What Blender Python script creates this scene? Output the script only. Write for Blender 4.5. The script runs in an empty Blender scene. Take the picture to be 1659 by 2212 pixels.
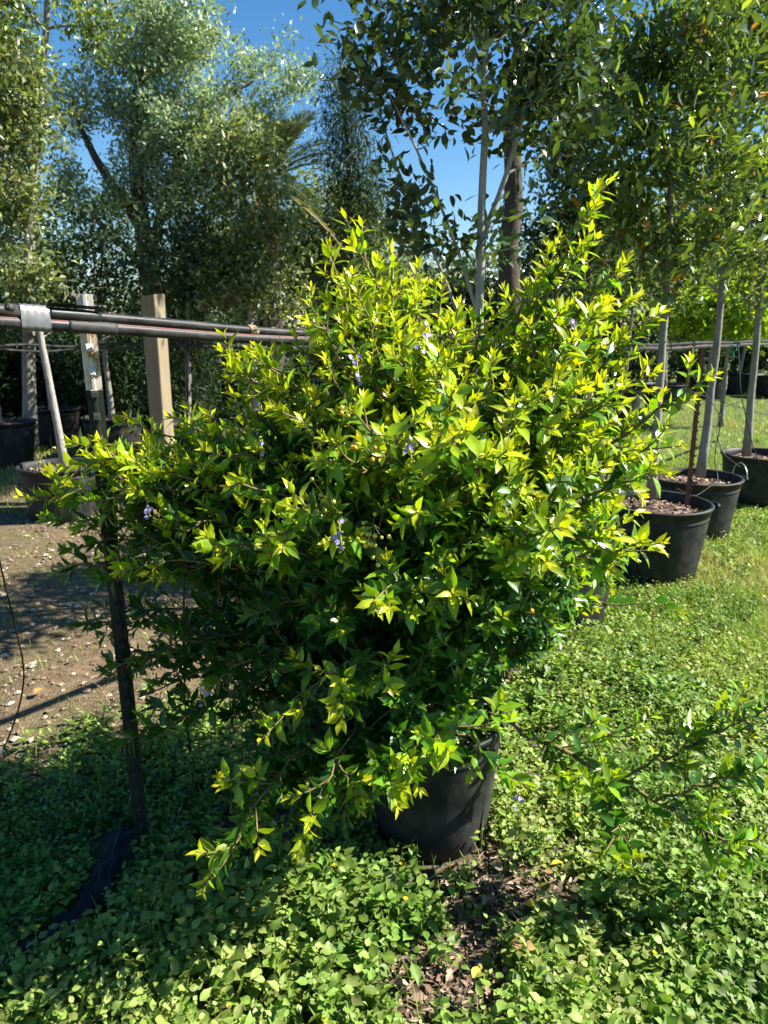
import bpy, math, random
import numpy as np
from mathutils import Vector, Matrix

R_ = np.random.default_rng(11)
random.seed(5)
PI = math.pi
rad = math.radians
scene = bpy.context.scene
COL = scene.collection

# ------------------------------------------------------------------ camera, sky, sun, exposure
PITCH = rad(14.2); CAMH = 1.6; FPX = 1597.0
cam_d = bpy.data.cameras.new('camera'); cam = bpy.data.objects.new('camera', cam_d); COL.objects.link(cam)
cam.location = (0, 0, CAMH); cam.rotation_euler = (PI/2 - PITCH, 0, 0)
cam_d.sensor_fit = 'VERTICAL'; cam_d.sensor_height = 36.0; cam_d.sensor_width = 27.0
cam_d.lens = 36.0 * FPX / 2212.0
cam_d.clip_start = 0.05; cam_d.clip_end = 900
cam_d.dof.use_dof = True; cam_d.dof.focus_distance = 2.0; cam_d.dof.aperture_fstop = 6.5
scene.camera = cam

SUN_EL = rad(42); SUN_AZ = rad(86)          # azimuth clockwise from +Y
world = bpy.data.worlds.new('World'); scene.world = world; world.use_nodes = True
wn = world.node_tree.nodes; wl = world.node_tree.links
bg = wn['Background']
sky = wn.new('ShaderNodeTexSky'); sky.sky_type = 'NISHITA'; sky.sun_disc = False
sky.sun_elevation = SUN_EL; sky.sun_rotation = SUN_AZ
sky.air_density = 1.0; sky.dust_density = 0.3; sky.ozone_density = 2.5
hsw = wn.new('ShaderNodeHueSaturation'); hsw.inputs['Saturation'].default_value = 1.32
wl.new(sky.outputs[0], hsw.inputs['Color']); wl.new(hsw.outputs[0], bg.inputs[0]); bg.inputs[1].default_value = 0.06
sd = bpy.data.lights.new('sun', 'SUN'); sd.energy = 5.0; sd.angle = rad(0.53); sd.color = (1.0, 0.95, 0.86)
sun = bpy.data.objects.new('sun', sd); COL.objects.link(sun)
sdir = Vector((math.cos(SUN_EL)*math.sin(SUN_AZ), math.cos(SUN_EL)*math.cos(SUN_AZ), math.sin(SUN_EL)))
sun.rotation_euler = sdir.to_track_quat('Z', 'Y').to_euler(); sun.location = (6, 2, 8)
SUNV = np.array(sdir)
vs = scene.view_settings
vs.view_transform = 'Standard'; vs.look = 'None'; vs.exposure = 1.55; vs.gamma = 1.0; vs.use_curve_mapping = False
cy = scene.cycles
cy.max_bounces = 6; cy.diffuse_bounces = 3; cy.glossy_bounces = 2; cy.transmission_bounces = 4; cy.transparent_max_bounces = 4
cy.caustics_reflective = False; cy.caustics_refractive = False

# ------------------------------------------------------------------ helpers: projection of sight lines used to lay out the plan
cP, sP = math.cos(PITCH), math.sin(PITCH)
def ray(px, py):
    a = (px - 829.5) / FPX; b = -(py - 1106.0) / FPX
    return np.array([a, cP + b*sP, -sP + b*cP])
def at(px, py, Y):
    d = ray(px, py); return np.array([0, 0, CAMH]) + d*(Y/d[1])
def gnd(px, py):
    d = ray(px, py); return np.array([0, 0, CAMH]) + d*(-CAMH/d[2])
def proj(P):
    P = np.asarray(P, float); q = P - np.array([0, 0, CAMH])
    z = q[..., 1]*cP - q[..., 2]*sP; u = q[..., 1]*sP + q[..., 2]*cP
    return 829.5 + FPX*q[..., 0]/z, 1106 - FPX*u/z, z
def ppm(Y): return FPX/(Y*cP)               # pixels per metre near eye level

# ------------------------------------------------------------------ helpers: noise
_perm = np.random.default_rng(3).random((64, 64))
def vnoise(x, y, s=1.0):
    x = np.asarray(x, float)*s; y = np.asarray(y, float)*s
    xi = np.floor(x).astype(int); yi = np.floor(y).astype(int); fx = x-xi; fy = y-yi
    fx = fx*fx*(3-2*fx); fy = fy*fy*(3-2*fy)
    g = lambda a, b: _perm[a % 64, b % 64]
    return (g(xi, yi)*(1-fx)+g(xi+1, yi)*fx)*(1-fy) + (g(xi, yi+1)*(1-fx)+g(xi+1, yi+1)*fx)*fy
def gz(x, y):
    return 0.05*(vnoise(x, y, 1.3)-.5) + 0.022*(vnoise(x+9, y+4, 5.0)-.5) + 0.012*(vnoise(x+3, y, 14.0)-.5)

# ------------------------------------------------------------------ helpers: meshes
def norm(v):
    v = np.asarray(v, float); return v/np.maximum(np.linalg.norm(v, axis=-1, keepdims=True), 1e-9)

class MB:
    """collects pieces of geometry, built as one mesh object"""
    def __init__(s): s.V = []; s.F = []; s.uv = []; s.at = {}; s.n = 0
    def add(s, V, faces, uv=None, **attrs):
        V = np.asarray(V, float).reshape(-1, 3)
        for f in faces:
            f = np.asarray(f, int)
            if f.size: s.F.append(f + s.n)
        s.V.append(V); n = len(V)
        s.uv.append(np.zeros((n, 2)) if uv is None else np.asarray(uv, float).reshape(-1, 2))
        for k in ('age', 'rnd'):
            a = attrs.get(k, 0.5); s.at.setdefault(k, []).append(np.broadcast_to(np.asarray(a, float), (n,)) if np.ndim(a) == 0 else np.asarray(a, float))
        s.n += n
    def mesh(s, name, mats, smooth=True):
        me = bpy.data.meshes.new(name)
        if not s.V: return me
        V = np.concatenate(s.V)
        me.vertices.add(len(V)); me.vertices.foreach_set('co', V.astype(np.float32).ravel())
        loops = np.concatenate([f.ravel() for f in s.F]); tot = np.concatenate([np.full(len(f), f.shape[1]) for f in s.F])
        st = np.concatenate([[0], np.cumsum(tot)[:-1]])
        me.loops.add(len(loops)); me.loops.foreach_set('vertex_index', loops.astype(np.int32))
        me.polygons.add(len(tot)); me.polygons.foreach_set('loop_start', st.astype(np.int32))
        me.polygons.foreach_set('use_smooth', np.full(len(tot), smooth))
        uvl = me.uv_layers.new(name='UVMap'); uv = np.concatenate(s.uv)[loops]
        uvl.data.foreach_set('uv', uv.astype(np.float32).ravel())
        for k, a in s.at.items():
            at_ = me.attributes.new(k, 'FLOAT', 'POINT'); at_.data.foreach_set('value', np.concatenate(a).astype(np.float32))
        me.update(calc_edges=True); me.validate()
        for m in (mats if isinstance(mats, (list, tuple)) else [mats]): me.materials.append(m)
        return me
    def build(s, name, mats, parent=None, smooth=True):
        return link(name, s.mesh(name, mats, smooth), parent)

def link(name, data, parent=None):
    o = bpy.data.objects.new(name, data); COL.objects.link(o)
    if parent is not None: o.parent = parent
    return o
def thing(name, label, cat, loc=(0, 0, 0), group=None):
    o = link(name, None); o.location = loc; o.empty_display_size = .1
    return tag(o, label, cat, group)
def tag(o, label=None, cat=None, group=None, kind=None):
    if label: o['label'] = label
    if cat: o['category'] = cat
    if group: o['group'] = group
    if kind: o['kind'] = kind
    return o

def tube(mb, P, r, sides=6, cap=True, rnd=.5, age=.5):
    P = np.asarray(P, float); n = len(P); r = np.broadcast_to(np.asarray(r, float), (n,))
    T = norm(np.gradient(P, axis=0)); up = np.array([0, 0, 1.0])
    if abs(T[:, 2]).mean() > .8: up = np.array([0, 1.0, 0])
    A = norm(np.cross(T, up)); B = np.cross(A, T)
    th = np.linspace(0, 2*PI, sides, endpoint=False)
    V = P[:, None] + r[:, None, None]*(np.cos(th)[None, :, None]*A[:, None] + np.sin(th)[None, :, None]*B[:, None])
    i = np.arange(n-1)[:, None]*sides; j = np.arange(sides)[None]; j2 = (j+1) % sides
    Q = np.stack([i+j, i+j2, i+sides+j2, i+sides+j], -1).reshape(-1, 4)
    seg = np.concatenate([[0], np.cumsum(np.linalg.norm(np.diff(P, axis=0), axis=1))])
    uv = np.stack([np.broadcast_to(th/(2*PI), (n, sides)), np.broadcast_to(seg[:, None], (n, sides))], -1)
    V = V.reshape(-1, 3); uv = uv.reshape(-1, 2); F = [Q]
    if cap:
        V = np.concatenate([V, P[:1], P[-1:]]); uv = np.concatenate([uv, [[.5, 0], [.5, seg[-1]]]]); c0 = n*sides
        k = np.arange(sides); k2 = (k+1) % sides
        F += [np.stack([np.full(sides, c0), k2, k], -1), np.stack([np.full(sides, c0+1), k+(n-1)*sides, k2+(n-1)*sides], -1)]
    mb.add(V, F, uv, rnd=rnd, age=age)

def box(mb, c, s, M=None, rnd=.5):
    V = np.array([[x, y, z] for x in (-.5, .5) for y in (-.5, .5) for z in (-.5, .5)])*np.asarray(s)
    if M is not None: V = V @ np.asarray(M).T
    mb.add(V+np.asarray(c), [[[0, 1, 3, 2], [4, 6, 7, 5], [0, 4, 5, 1], [2, 3, 7, 6], [0, 2, 6, 4], [1, 5, 7, 3]]], rnd=rnd)

def lathe(mb, prof, seg=48, gap=None, th0=0.0, wob=None):
    prof = np.asarray(prof, float); n = len(prof); V = []; uv = []
    for i, (r, z) in enumerate(prof):
        g = gap(z)/max(r, .01) if gap else 0
        th = th0 + g/2 + np.linspace(0, 2*PI-g, seg+1)
        rr = r*(1 + (wob(th, z) if wob else 0))
        V.append(np.stack([rr*np.cos(th), rr*np.sin(th), np.full(seg+1, z)], -1)); uv.append(np.stack([np.linspace(0, 1, seg+1), np.full(seg+1, z)], -1))
    V = np.concatenate(V); uv = np.concatenate(uv)
    i = np.arange(n-1)[:, None]*(seg+1); j = np.arange(seg)[None]
    Q = np.stack([i+j, i+j+1, i+seg+1+j+1, i+seg+1+j], -1).reshape(-1, 4)
    mb.add(V, [Q], uv)

# ---- leaves -------------------------------------------------------
def leaf_proto(stations, cols, width=.42, fold=.28, curl=.25, tip=1.35, wave=0.0, serr=0.0):
    """a leaf lying along +Y (length 1), upper side +Z; folded along its midrib and curled"""
    t = np.linspace(0, 1, stations+2)[1:-1]
    w = width*np.sin(PI*t**.82)**.85*(1-.22*t**4); w = w*np.minimum(1, ((1-t)*tip+.02)/.45)**.55
    V = [[0, 0, 0]]; uv = [[.5, 0]]
    cs = np.linspace(-1, 1, cols)
    for k, (tt, ww) in enumerate(zip(t, w)):
        for c in cs:
            x = c*ww/2*(1+serr*(1 if k % 2 else -1)*abs(c))
            V.append([x, tt-.06*abs(c)*0, fold*abs(c)*ww/2 - curl*tt*tt*.5 + wave*math.sin(tt*9+c*2)*abs(c)]); uv.append([.5+c/2, tt])
    V.append([0, 1, -curl*.5-.02]); uv.append([.5, 1])
    V = np.array(V); uv = np.array(uv); n = len(V)-1
    tris = [[0, 1+j+1, 1+j] for j in range(cols-1)]; q = []
    for k in range(stations-1):
        b = 1+k*cols
        for j in range(cols-1): q.append([b+j, b+j+1, b+cols+j+1, b+cols+j])
    b = 1+(stations-1)*cols
    tris += [[b+j, b+j+1, n] for j in range(cols-1)]
    return dict(V=V, uv=uv, T=np.array(tris), Q=np.array(q).reshape(-1, 4))

def scatter(mb, protos, pos, D, N, L, W=None, age=.5, rnd=None):
    """copies of leaf protos: base pos, direction D, normal N, length L, width factor W"""
    n = len(pos)
    if n == 0: return
    D = norm(D); N = norm(N - (N*D).sum(-1, keepdims=True)*D); X = np.cross(D, N)
    L = np.broadcast_to(np.asarray(L, float), (n,)); W = L if W is None else L*W
    age = np.broadcast_to(np.asarray(age, float), (n,)); rnd = R_.random(n) if rnd is None else rnd
    var = R_.integers(0, len(protos), n)
    for k, p in enumerate(protos):
        m = np.where(var == k)[0]
        if not len(m): continue
        v = p['V']; nv = len(v)
        P = pos[m][:, None] + v[None, :, 0:1]*X[m][:, None]*W[m][:, None, None] + v[None, :, 1:2]*D[m][:, None]*L[m][:, None, None] + v[None, :, 2:3]*N[m][:, None]*W[m][:, None, None]
        off = (np.arange(len(m))*nv)[:, None, None]
        F = [(p['T'][None]+off).reshape(-1, 3)]
        if len(p['Q']): F.append((p['Q'][None]+off).reshape(-1, 4))
        mb.add(P.reshape(-1, 3), F, np.tile(p['uv'], (len(m), 1)), age=np.repeat(age[m], nv), rnd=np.repeat(rnd[m], nv))

# ------------------------------------------------------------------ materials
def newmat(name):
    m = bpy.data.materials.new(name); m.use_nodes = True; nt = m.node_tree
    return m, nt, nt.nodes['Principled BSDF'], nt.nodes['Material Output']
def nd(nt, t, **kw):
    n = nt.nodes.new(t)
    for k, v in kw.items():
        if k == 'ins':
            for a, b in v.items(): n.inputs[a].default_value = b
        else: setattr(n, k, v)
    return n
def ramp(nt, stops, fac, interp='LINEAR'):
    r = nt.nodes.new('ShaderNodeValToRGB'); r.color_ramp.interpolation = interp
    e = r.color_ramp.elements
    while len(e) < len(stops): e.new(.5)
    for el, (p, c) in zip(e, stops): el.position = p; el.color = (*c, 1) if len(c) == 3 else c
    nt.links.new(fac, r.inputs[0]); return r.outputs[0]
def mix(nt, fac, a, b, mode='MIX'):
    m = nt.nodes.new('ShaderNodeMix'); m.data_type = 'RGBA'; m.blend_type = mode
    for i, v in ((0, fac), (6, a), (7, b)):
        if hasattr(v, 'is_output'): nt.links.new(v, m.inputs[i])
        else: m.inputs[i].default_value = v if i == 0 else ((*v, 1) if len(v) == 3 else v)
    return m.outputs[2]
def noise(nt, scale, detail=4, rough=.55, coord='Object', stretch=None):
    tc = nt.nodes.new('ShaderNodeTexCoord'); n = nd(nt, 'ShaderNodeTexNoise', ins={'Scale': scale, 'Detail': detail, 'Roughness': rough})
    src = tc.outputs[coord]
    if stretch:
        mp = nd(nt, 'ShaderNodeMapping'); mp.inputs['Scale'].default_value = stretch; nt.links.new(src, mp.inputs[0]); src = mp.outputs[0]
    nt.links.new(src, n.inputs['Vector']); return n.outputs[0]
def bump(nt, h, strength, dist=.01):
    b = nd(nt, 'ShaderNodeBump', ins={'Strength': strength, 'Distance': dist}); nt.links.new(h, b.inputs['Height']); return b.outputs[0]

def leaf_mat(name, stops, trans=.4, tgain=(1.25, 1.3, .6), rough=.38, spec=.5, rib=.5, var=.35, spots=0):
    m, nt, p, out = newmat(name); L = nt.links
    a = nd(nt, 'ShaderNodeAttribute', attribute_name='age'); r = nd(nt, 'ShaderNodeAttribute', attribute_name='rnd')
    c = ramp(nt, stops, a.outputs['Fac'])
    mr = nd(nt, 'ShaderNodeMapRange', ins={'To Min': 1-var, 'To Max': 1+var}); L.new(r.outputs['Fac'], mr.inputs[0])
    hs = nd(nt, 'ShaderNodeHueSaturation'); L.new(c, hs.inputs['Color']); L.new(mr.outputs[0], hs.inputs['Value'])
    mh = nd(nt, 'ShaderNodeMapRange', ins={'To Min': .488, 'To Max': .512}); L.new(r.outputs['Fac'], mh.inputs[0]); L.new(mh.outputs[0], hs.inputs['Hue'])
    c = hs.outputs[0]
    if spots:
        g_ = nd(nt, 'ShaderNodeNewGeometry'); ns_ = nd(nt, 'ShaderNodeTexNoise', ins={'Scale': 150.0, 'Detail': 3.0}); L.new(g_.outputs['Position'], ns_.inputs['Vector'])
        c = mix(nt, ramp(nt, [(.63, (0, 0, 0)), (.74, (spots, spots, spots))], ns_.outputs[0]), c, (.22, .17, .03))
        nb_ = nd(nt, 'ShaderNodeTexNoise', ins={'Scale': 38.0, 'Detail': 2.0}); L.new(g_.outputs['Position'], nb_.inputs['Vector'])
        hv = nd(nt, 'ShaderNodeHueSaturation'); mv = nd(nt, 'ShaderNodeMapRange', ins={'From Min': .3, 'From Max': .7, 'To Min': .78, 'To Max': 1.2}); L.new(nb_.outputs[0], mv.inputs[0]); L.new(mv.outputs[0], hv.inputs['Value']); L.new(c, hv.inputs['Color']); c = hv.outputs[0]
    uv = nd(nt, 'ShaderNodeUVMap'); sx = nd(nt, 'ShaderNodeSeparateXYZ'); L.new(uv.outputs[0], sx.inputs[0])
    s1 = nd(nt, 'ShaderNodeMath', operation='SUBTRACT', ins={1: .5}); L.new(sx.outputs[0], s1.inputs[0])
    ab = nd(nt, 'ShaderNodeMath', operation='ABSOLUTE'); L.new(s1.outputs[0], ab.inputs[0])
    rb = nd(nt, 'ShaderNodeMapRange', ins={'From Min': .02, 'From Max': .07, 'To Min': rib, 'To Max': 0}); L.new(ab.outputs[0], rb.inputs[0])
    # side veins
    v1 = nd(nt, 'ShaderNodeMath', operation='MULTIPLY_ADD', ins={1: -.55}); L.new(ab.outputs[0], v1.inputs[0]); L.new(sx.outputs[1], v1.inputs[2])
    v2 = nd(nt, 'ShaderNodeMath', operation='MULTIPLY', ins={1: 48.0}); L.new(v1.outputs[0], v2.inputs[0])
    v3 = nd(nt, 'ShaderNodeMath', operation='SINE'); L.new(v2.outputs[0], v3.inputs[0])
    hsb = nd(nt, 'ShaderNodeHueSaturation', ins={'Value': 1.55, 'Saturation': .85}); L.new(c, hsb.inputs['Color'])
    c2 = mix(nt, rb.outputs[0], c, hsb.outputs[0])
    L.new(c2, p.inputs['Base Color']); p.inputs['Roughness'].default_value = rough; p.inputs['Specular IOR Level'].default_value = spec
    L.new(bump(nt, v3.outputs[0], .025, .002), p.inputs['Normal'])
    tr = nd(nt, 'ShaderNodeBsdfTranslucent'); tc = mix(nt, 1.0, c, (*tgain, 1), 'MULTIPLY'); L.new(tc, tr.inputs[0])
    ms = nd(nt, 'ShaderNodeMixShader', ins={0: trans}); L.new(p.outputs[0], ms.inputs[1]); L.new(tr.outputs[0], ms.inputs[2])
    L.new(ms.outputs[0], out.inputs[0]); return m

M = {}
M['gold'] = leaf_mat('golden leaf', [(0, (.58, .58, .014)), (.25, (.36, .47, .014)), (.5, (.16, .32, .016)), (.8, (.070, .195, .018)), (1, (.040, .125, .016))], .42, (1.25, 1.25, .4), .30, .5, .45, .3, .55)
M['weed'] = leaf_mat('ground cover leaf', [(0, (.07, .15, .022)), (.6, (.19, .29, .045)), (1, (.32, .36, .10))], .34, (1.2, 1.35, .4), .5, .35, .4, .4, .6)
M['grass'] = leaf_mat('grass blade', [(0, (.13, .25, .025)), (.6, (.27, .37, .04)), (1, (.42, .37, .15))], .35, (1.2, 1.3, .5), .5, .3, 0, .3)
M['blue'] = leaf_mat('blue green leaf', [(0, (.19, .26, .16)), (.7, (.34, .41, .26)), (1, (.45, .43, .22))], .34, (1.1, 1.3, .7), .42, .5, 0, .4)
M['dark'] = leaf_mat('dark glossy leaf', [(0, (.030, .055, .022)), (.7, (.08, .115, .038)), (1, (.24, .30, .045))], .25, (1.3, 1.5, .5), .28, .5, .25, .4)
M['olive'] = leaf_mat('olive oak leaf', [(0, (.048, .085, .030)), (.6, (.13, .19, .055)), (.93, (.28, .34, .06)), (1, (.45, .20, .03))], .34, (1.4, 1.4, .4), .28, .55, .2, .4)
M['grey'] = leaf_mat('grey green leaf', [(0, (.07, .10, .045)), (.7, (.20, .235, .10)), (1, (.34, .37, .10))], .3, (1.3, 1.4, .5), .4, .5, 0, .4)
M['bright'] = leaf_mat('bright sapling leaf', [(0, (.16, .26, .03)), (1, (.34, .42, .04))], .5, (1.4, 1.4, .4), .45, .4, .1, .3)
M['needle'] = leaf_mat('needle foliage', [(0, (.02, .045, .018)), (1, (.05, .085, .025))], .2, (1.2, 1.3, .5), .55, .3, 0, .4)
M['palm'] = leaf_mat('palm leaflet', [(0, (.07, .11, .055)), (.6, (.13, .165, .08)), (1, (.30, .24, .13))], .3, (1.2, 1.3, .6), .42, .5, 0, .3)
M['dead'] = leaf_mat('dry fallen leaf', [(0, (.17, .085, .03)), (.5, (.36, .22, .09)), (1, (.62, .42, .03))], .15, (1.2, 1, .5), .65, .25, .3, .3)

def bark(name, c1, c2, scale=18, stretch=(1, 1, .25), bs=.6, bd=.01, rough=.85):
    m, nt, p, out = newmat(name)
    n = noise(nt, scale, 6, .65, 'Object', stretch); n2 = noise(nt, scale*.22, 3)
    c = ramp(nt, [(.3, c1), (.7, c2)], n); c = mix(nt, n2, c, tuple(.55*x for x in c2), 'MIX')
    nt.links.new(c, p.inputs['Base Color']); p.inputs['Roughness'].default_value = rough; p.inputs['Specular IOR Level'].default_value = .2
    nt.links.new(bump(nt, n, bs, bd), p.inputs['Normal']); return m
M['bark_dark'] = bark('dark rough bark', (.035, .026, .02), (.13, .10, .075), 16, (1, 1, .18), 1.0, .03)
M['bark_grey'] = bark('pale grey bark', (.19, .175, .15), (.47, .44, .39), 30, (1, 1, .6), .7, .01)
M['bark_mid'] = bark('grey brown bark', (.085, .075, .06), (.40, .37, .32), 17, (1, 1, .45), 1.0, .012)
M['stem'] = bark('tan shrub stem', (.13, .09, .04), (.30, .22, .10), 40, (1, 1, .3), .4, .003)
M['twig'] = bark('green brown twig', (.10, .11, .03), (.22, .20, .06), 60, (1, 1, .3), .2, .002)

def plastic(name, col, rough=.5, dust=.35, sc=9):
    m, nt, p, out = newmat(name)
    n = noise(nt, sc, 6, .7); n2 = noise(nt, sc*14, 3, .6)
    d = ramp(nt, [(.42, (0, 0, 0)), (.75, (dust, dust, dust))], n)
    sp = ramp(nt, [(.66, (0, 0, 0)), (.74, (.5, .5, .5))], n2)
    c = mix(nt, d, col, (.16, .15, .13)); c = mix(nt, sp, c, (.20, .18, .15))
    nt.links.new(c, p.inputs['Base Color'])
    rr = nd(nt, 'ShaderNodeMapRange', ins={'To Min': rough-.1, 'To Max': rough+.22}); nt.links.new(n, rr.inputs[0]); nt.links.new(rr.outputs[0], p.inputs['Roughness']); p.inputs['Specular IOR Level'].default_value = .22
    nt.links.new(bump(nt, n, .15, .004), p.inputs['Normal']); return m
M['pot'] = plastic('black pot plastic', (.013, .0145, .016), .5, .35)
M['pipe'] = plastic('black poly pipe', (.016, .017, .018), .38, .35, 14)
M['tube'] = plastic('black drip tube', (.014, .014, .014), .45, .2, 20)
M['stripe'] = plastic('faded red stripe', (.20, .06, .06), .6, .6, 30)
M['blacktape'] = plastic('black tape', (.03, .032, .032), .5, .3, 30)
M['film'] = plastic('crumpled black plastic', (.018, .019, .022), .55, .25, 16)
m, nt, p, out = newmat('grey duct tape'); M['ducttape'] = m
n = noise(nt, 30, 4); w = nd(nt, 'ShaderNodeTexWave', ins={'Scale': 130.0}); w.bands_direction = 'Z'
tc = nt.nodes.new('ShaderNodeTexCoord'); nt.links.new(tc.outputs['Object'], w.inputs[0])
nt.links.new(ramp(nt, [(.3, (.15, .155, .16)), (.7, (.26, .265, .275))], n), p.inputs['Base Color']); p.inputs['Roughness'].default_value = .38; p.inputs['Metallic'].default_value = .35
nt.links.new(bump(nt, w.outputs[1], .3, .001), p.inputs['Normal'])
m, nt, p, out = newmat('white plastic'); M['white'] = m; p.inputs['Base Color'].default_value = (.8, .8, .78, 1); p.inputs['Roughness'].default_value = .4
m, nt, p, out = newmat('twine'); M['twine'] = m; p.inputs['Base Color'].default_value = (.42, .34, .2, 1); p.inputs['Roughness'].default_value = .9
m, nt, p, out = newmat('galvanised wire'); M['wire'] = m; p.inputs['Base Color'].default_value = (.5, .5, .5, 1); p.inputs['Roughness'].default_value = .4; p.inputs['Metallic'].default_value = .8
m, nt, p, out = newmat('green tie'); M['tie'] = m; p.inputs['Base Color'].default_value = (.01, .25, .17, 1); p.inputs['Roughness'].default_value = .4
# painted steel post: white paint on its head, green paint below, rust showing through both
m, nt, p, out = newmat('painted post steel'); M['tpost'] = m
tc = nt.nodes.new('ShaderNodeTexCoord'); sx = nd(nt, 'ShaderNodeSeparateXYZ'); nt.links.new(tc.outputs['Object'], sx.inputs[0])
n = noise(nt, 22, 6, .7, 'Object', (1, 1, .4)); n2 = noise(nt, 60, 4, .7)
st = nd(nt, 'ShaderNodeMath', operation='GREATER_THAN', ins={1: 1.437}); nt.links.new(sx.outputs[2], st.inputs[0])
gr = ramp(nt, [(.3, (.010, .014, .010)), (.6, (.024, .030, .022)), (.85, (.07, .052, .036))], n)
wh = ramp(nt, [(.3, (.62, .60, .54)), (.52, (.52, .48, .40)), (.58, (.30, .14, .05)), (.75, (.18, .08, .035))], n)
c = mix(nt, st.outputs[0], gr, wh); rs = ramp(nt, [(.66, (0, 0, 0)), (.72, (.8, .8, .8))], n2); c = mix(nt, rs, c, (.24, .10, .04))
nt.links.new(c, p.inputs['Base Color']); p.inputs['Roughness'].default_value = .65; p.inputs['Specular IOR Level'].default_value = .25; nt.links.new(bump(nt, n2, .2, .002), p.inputs['Normal'])
m, nt, p, out = newmat('rusty steel'); M['rust'] = m
n = noise(nt, 30, 6, .7, 'Object', (1, 1, .4)); nt.links.new(ramp(nt, [(.3, (.05, .022, .014)), (.7, (.20, .085, .04))], n), p.inputs['Base Color']); p.inputs['Roughness'].default_value = .8
# weathered timber
m, nt, p, out = newmat('weathered timber'); M['timber'] = m
n = noise(nt, 30, 6, .65, 'Object', (1.6, 1.6, .07)); n2 = noise(nt, 7, 3, .6)
kn = noise(nt, 15, 2, .5, 'Object', (1, 1, .6))
c = ramp(nt, [(.25, (.12, .09, .05)), (.5, (.25, .195, .115)), (.75, (.34, .275, .175))], n); c = mix(nt, n2, c, (.20, .16, .10))
c = mix(nt, ramp(nt, [(.70, (0, 0, 0)), (.76, (.8, .8, .8))], kn), c, (.12, .08, .05))
nt.links.new(c, p.inputs['Base Color']); p.inputs['Roughness'].default_value = .85; nt.links.new(bump(nt, n, .4, .004), p.inputs['Normal'])
# ground
m, nt, p, out = newmat('soil and sand'); M['ground'] = m; L = nt.links
tc = nt.nodes.new('ShaderNodeTexCoord'); sx = nd(nt, 'ShaderNodeSeparateXYZ'); L.new(tc.outputs['Object'], sx.inputs[0])
n1 = noise(nt, 1.6, 6, .6); n2 = noise(nt, 22, 8, .7); n3 = noise(nt, 90, 4, .6)
soil = ramp(nt, [(.3, (.055, .040, .028)), (.55, (.14, .105, .075)), (.8, (.27, .21, .155))], n2)
sand = ramp(nt, [(.25, (.07, .048, .028)), (.5, (.165, .115, .068)), (.75, (.30, .225, .145))], n2)
# sandy path on the left: x - .78*y below a line, with noise
a1 = nd(nt, 'ShaderNodeMath', operation='MULTIPLY_ADD', ins={1: -.62}); L.new(sx.outputs[1], a1.inputs[0]); L.new(sx.outputs[0], a1.inputs[2])
a2 = nd(nt, 'ShaderNodeMath', operation='MULTIPLY_ADD', ins={1: 1.1}); L.new(n1, a2.inputs[0]); L.new(a1.outputs[0], a2.inputs[2])
f = nd(nt, 'ShaderNodeMapRange', ins={'From Min': -1.75, 'From Max': -1.35, 'To Min': 1, 'To Max': 0}); L.new(a2.outputs[0], f.inputs[0])
fy = nd(nt, 'ShaderNodeMapRange', ins={'From Min': 5.6, 'From Max': 7.4, 'To Min': 1, 'To Max': 0}); L.new(sx.outputs[1], fy.inputs[0])
ff = nd(nt, 'ShaderNodeMath', operation='MULTIPLY'); L.new(f.outputs[0], ff.inputs[0]); L.new(fy.outputs[0], ff.inputs[1])
c = mix(nt, ff.outputs[0], soil, sand)
c = mix(nt, ramp(nt, [(.45, (0, 0, 0)), (.7, (.55, .55, .55))], noise(nt, 3.1, 5, .6)), c, (.10, .12, .035))
lx = nd(nt, 'ShaderNodeMath', operation='MULTIPLY_ADD', ins={1: -.30}); L.new(sx.outputs[1], lx.inputs[0]); L.new(sx.outputs[0], lx.inputs[2])
lw = nd(nt, 'ShaderNodeMath', operation='MULTIPLY_ADD', ins={1: .9}); L.new(n1, lw.inputs[0]); L.new(lx.outputs[0], lw.inputs[2])
lf = nd(nt, 'ShaderNodeMapRange', ins={'From Min': .3, 'From Max': .8, 'To Min': 0, 'To Max': .75}); L.new(lw.outputs[0], lf.inputs[0])
lawn = ramp(nt, [(.3, (.055, .085, .018)), (.6, (.13, .19, .035)), (.8, (.24, .24, .08))], n2)
c = mix(nt, lf.outputs[0], c, lawn)
L.new(c, p.inputs['Base Color']); p.inputs['Roughness'].default_value = .95; p.inputs['Specular IOR Level'].default_value = .15
hh = nd(nt, 'ShaderNodeMath', operation='ADD'); L.new(n2, hh.inputs[0]); L.new(n3, hh.inputs[1]); L.new(bump(nt, hh.outputs[0], .9, .02), p.inputs['Normal'])
m, nt, p, out = newmat('pebble'); M['pebble'] = m
r = nd(nt, 'ShaderNodeAttribute', attribute_name='rnd'); nt.links.new(ramp(nt, [(0, (.10, .07, .045)), (.6, (.21, .155, .10)), (1, (.44, .37, .28))], r.outputs['Fac']), p.inputs['Base Color']); p.inputs['Roughness'].default_value = .9
m, nt, p, out = newmat('bark mulch'); M['mulch'] = m
r = nd(nt, 'ShaderNodeAttribute', attribute_name='rnd'); nt.links.new(ramp(nt, [(0, (.07, .04, .026)), (.5, (.22, .135, .09)), (1, (.42, .31, .22))], r.outputs['Fac']), p.inputs['Base Color']); p.inputs['Roughness'].default_value = .9
m, nt, p, out = newmat('potting soil'); M['soil'] = m
n = noise(nt, 60, 6, .7); nt.links.new(ramp(nt, [(.3, (.03, .02, .014)), (.7, (.16, .10, .07))], n), p.inputs['Base Color']); p.inputs['Roughness'].default_value = .95; nt.links.new(bump(nt, n, .8, .012), p.inputs['Normal'])
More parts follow.
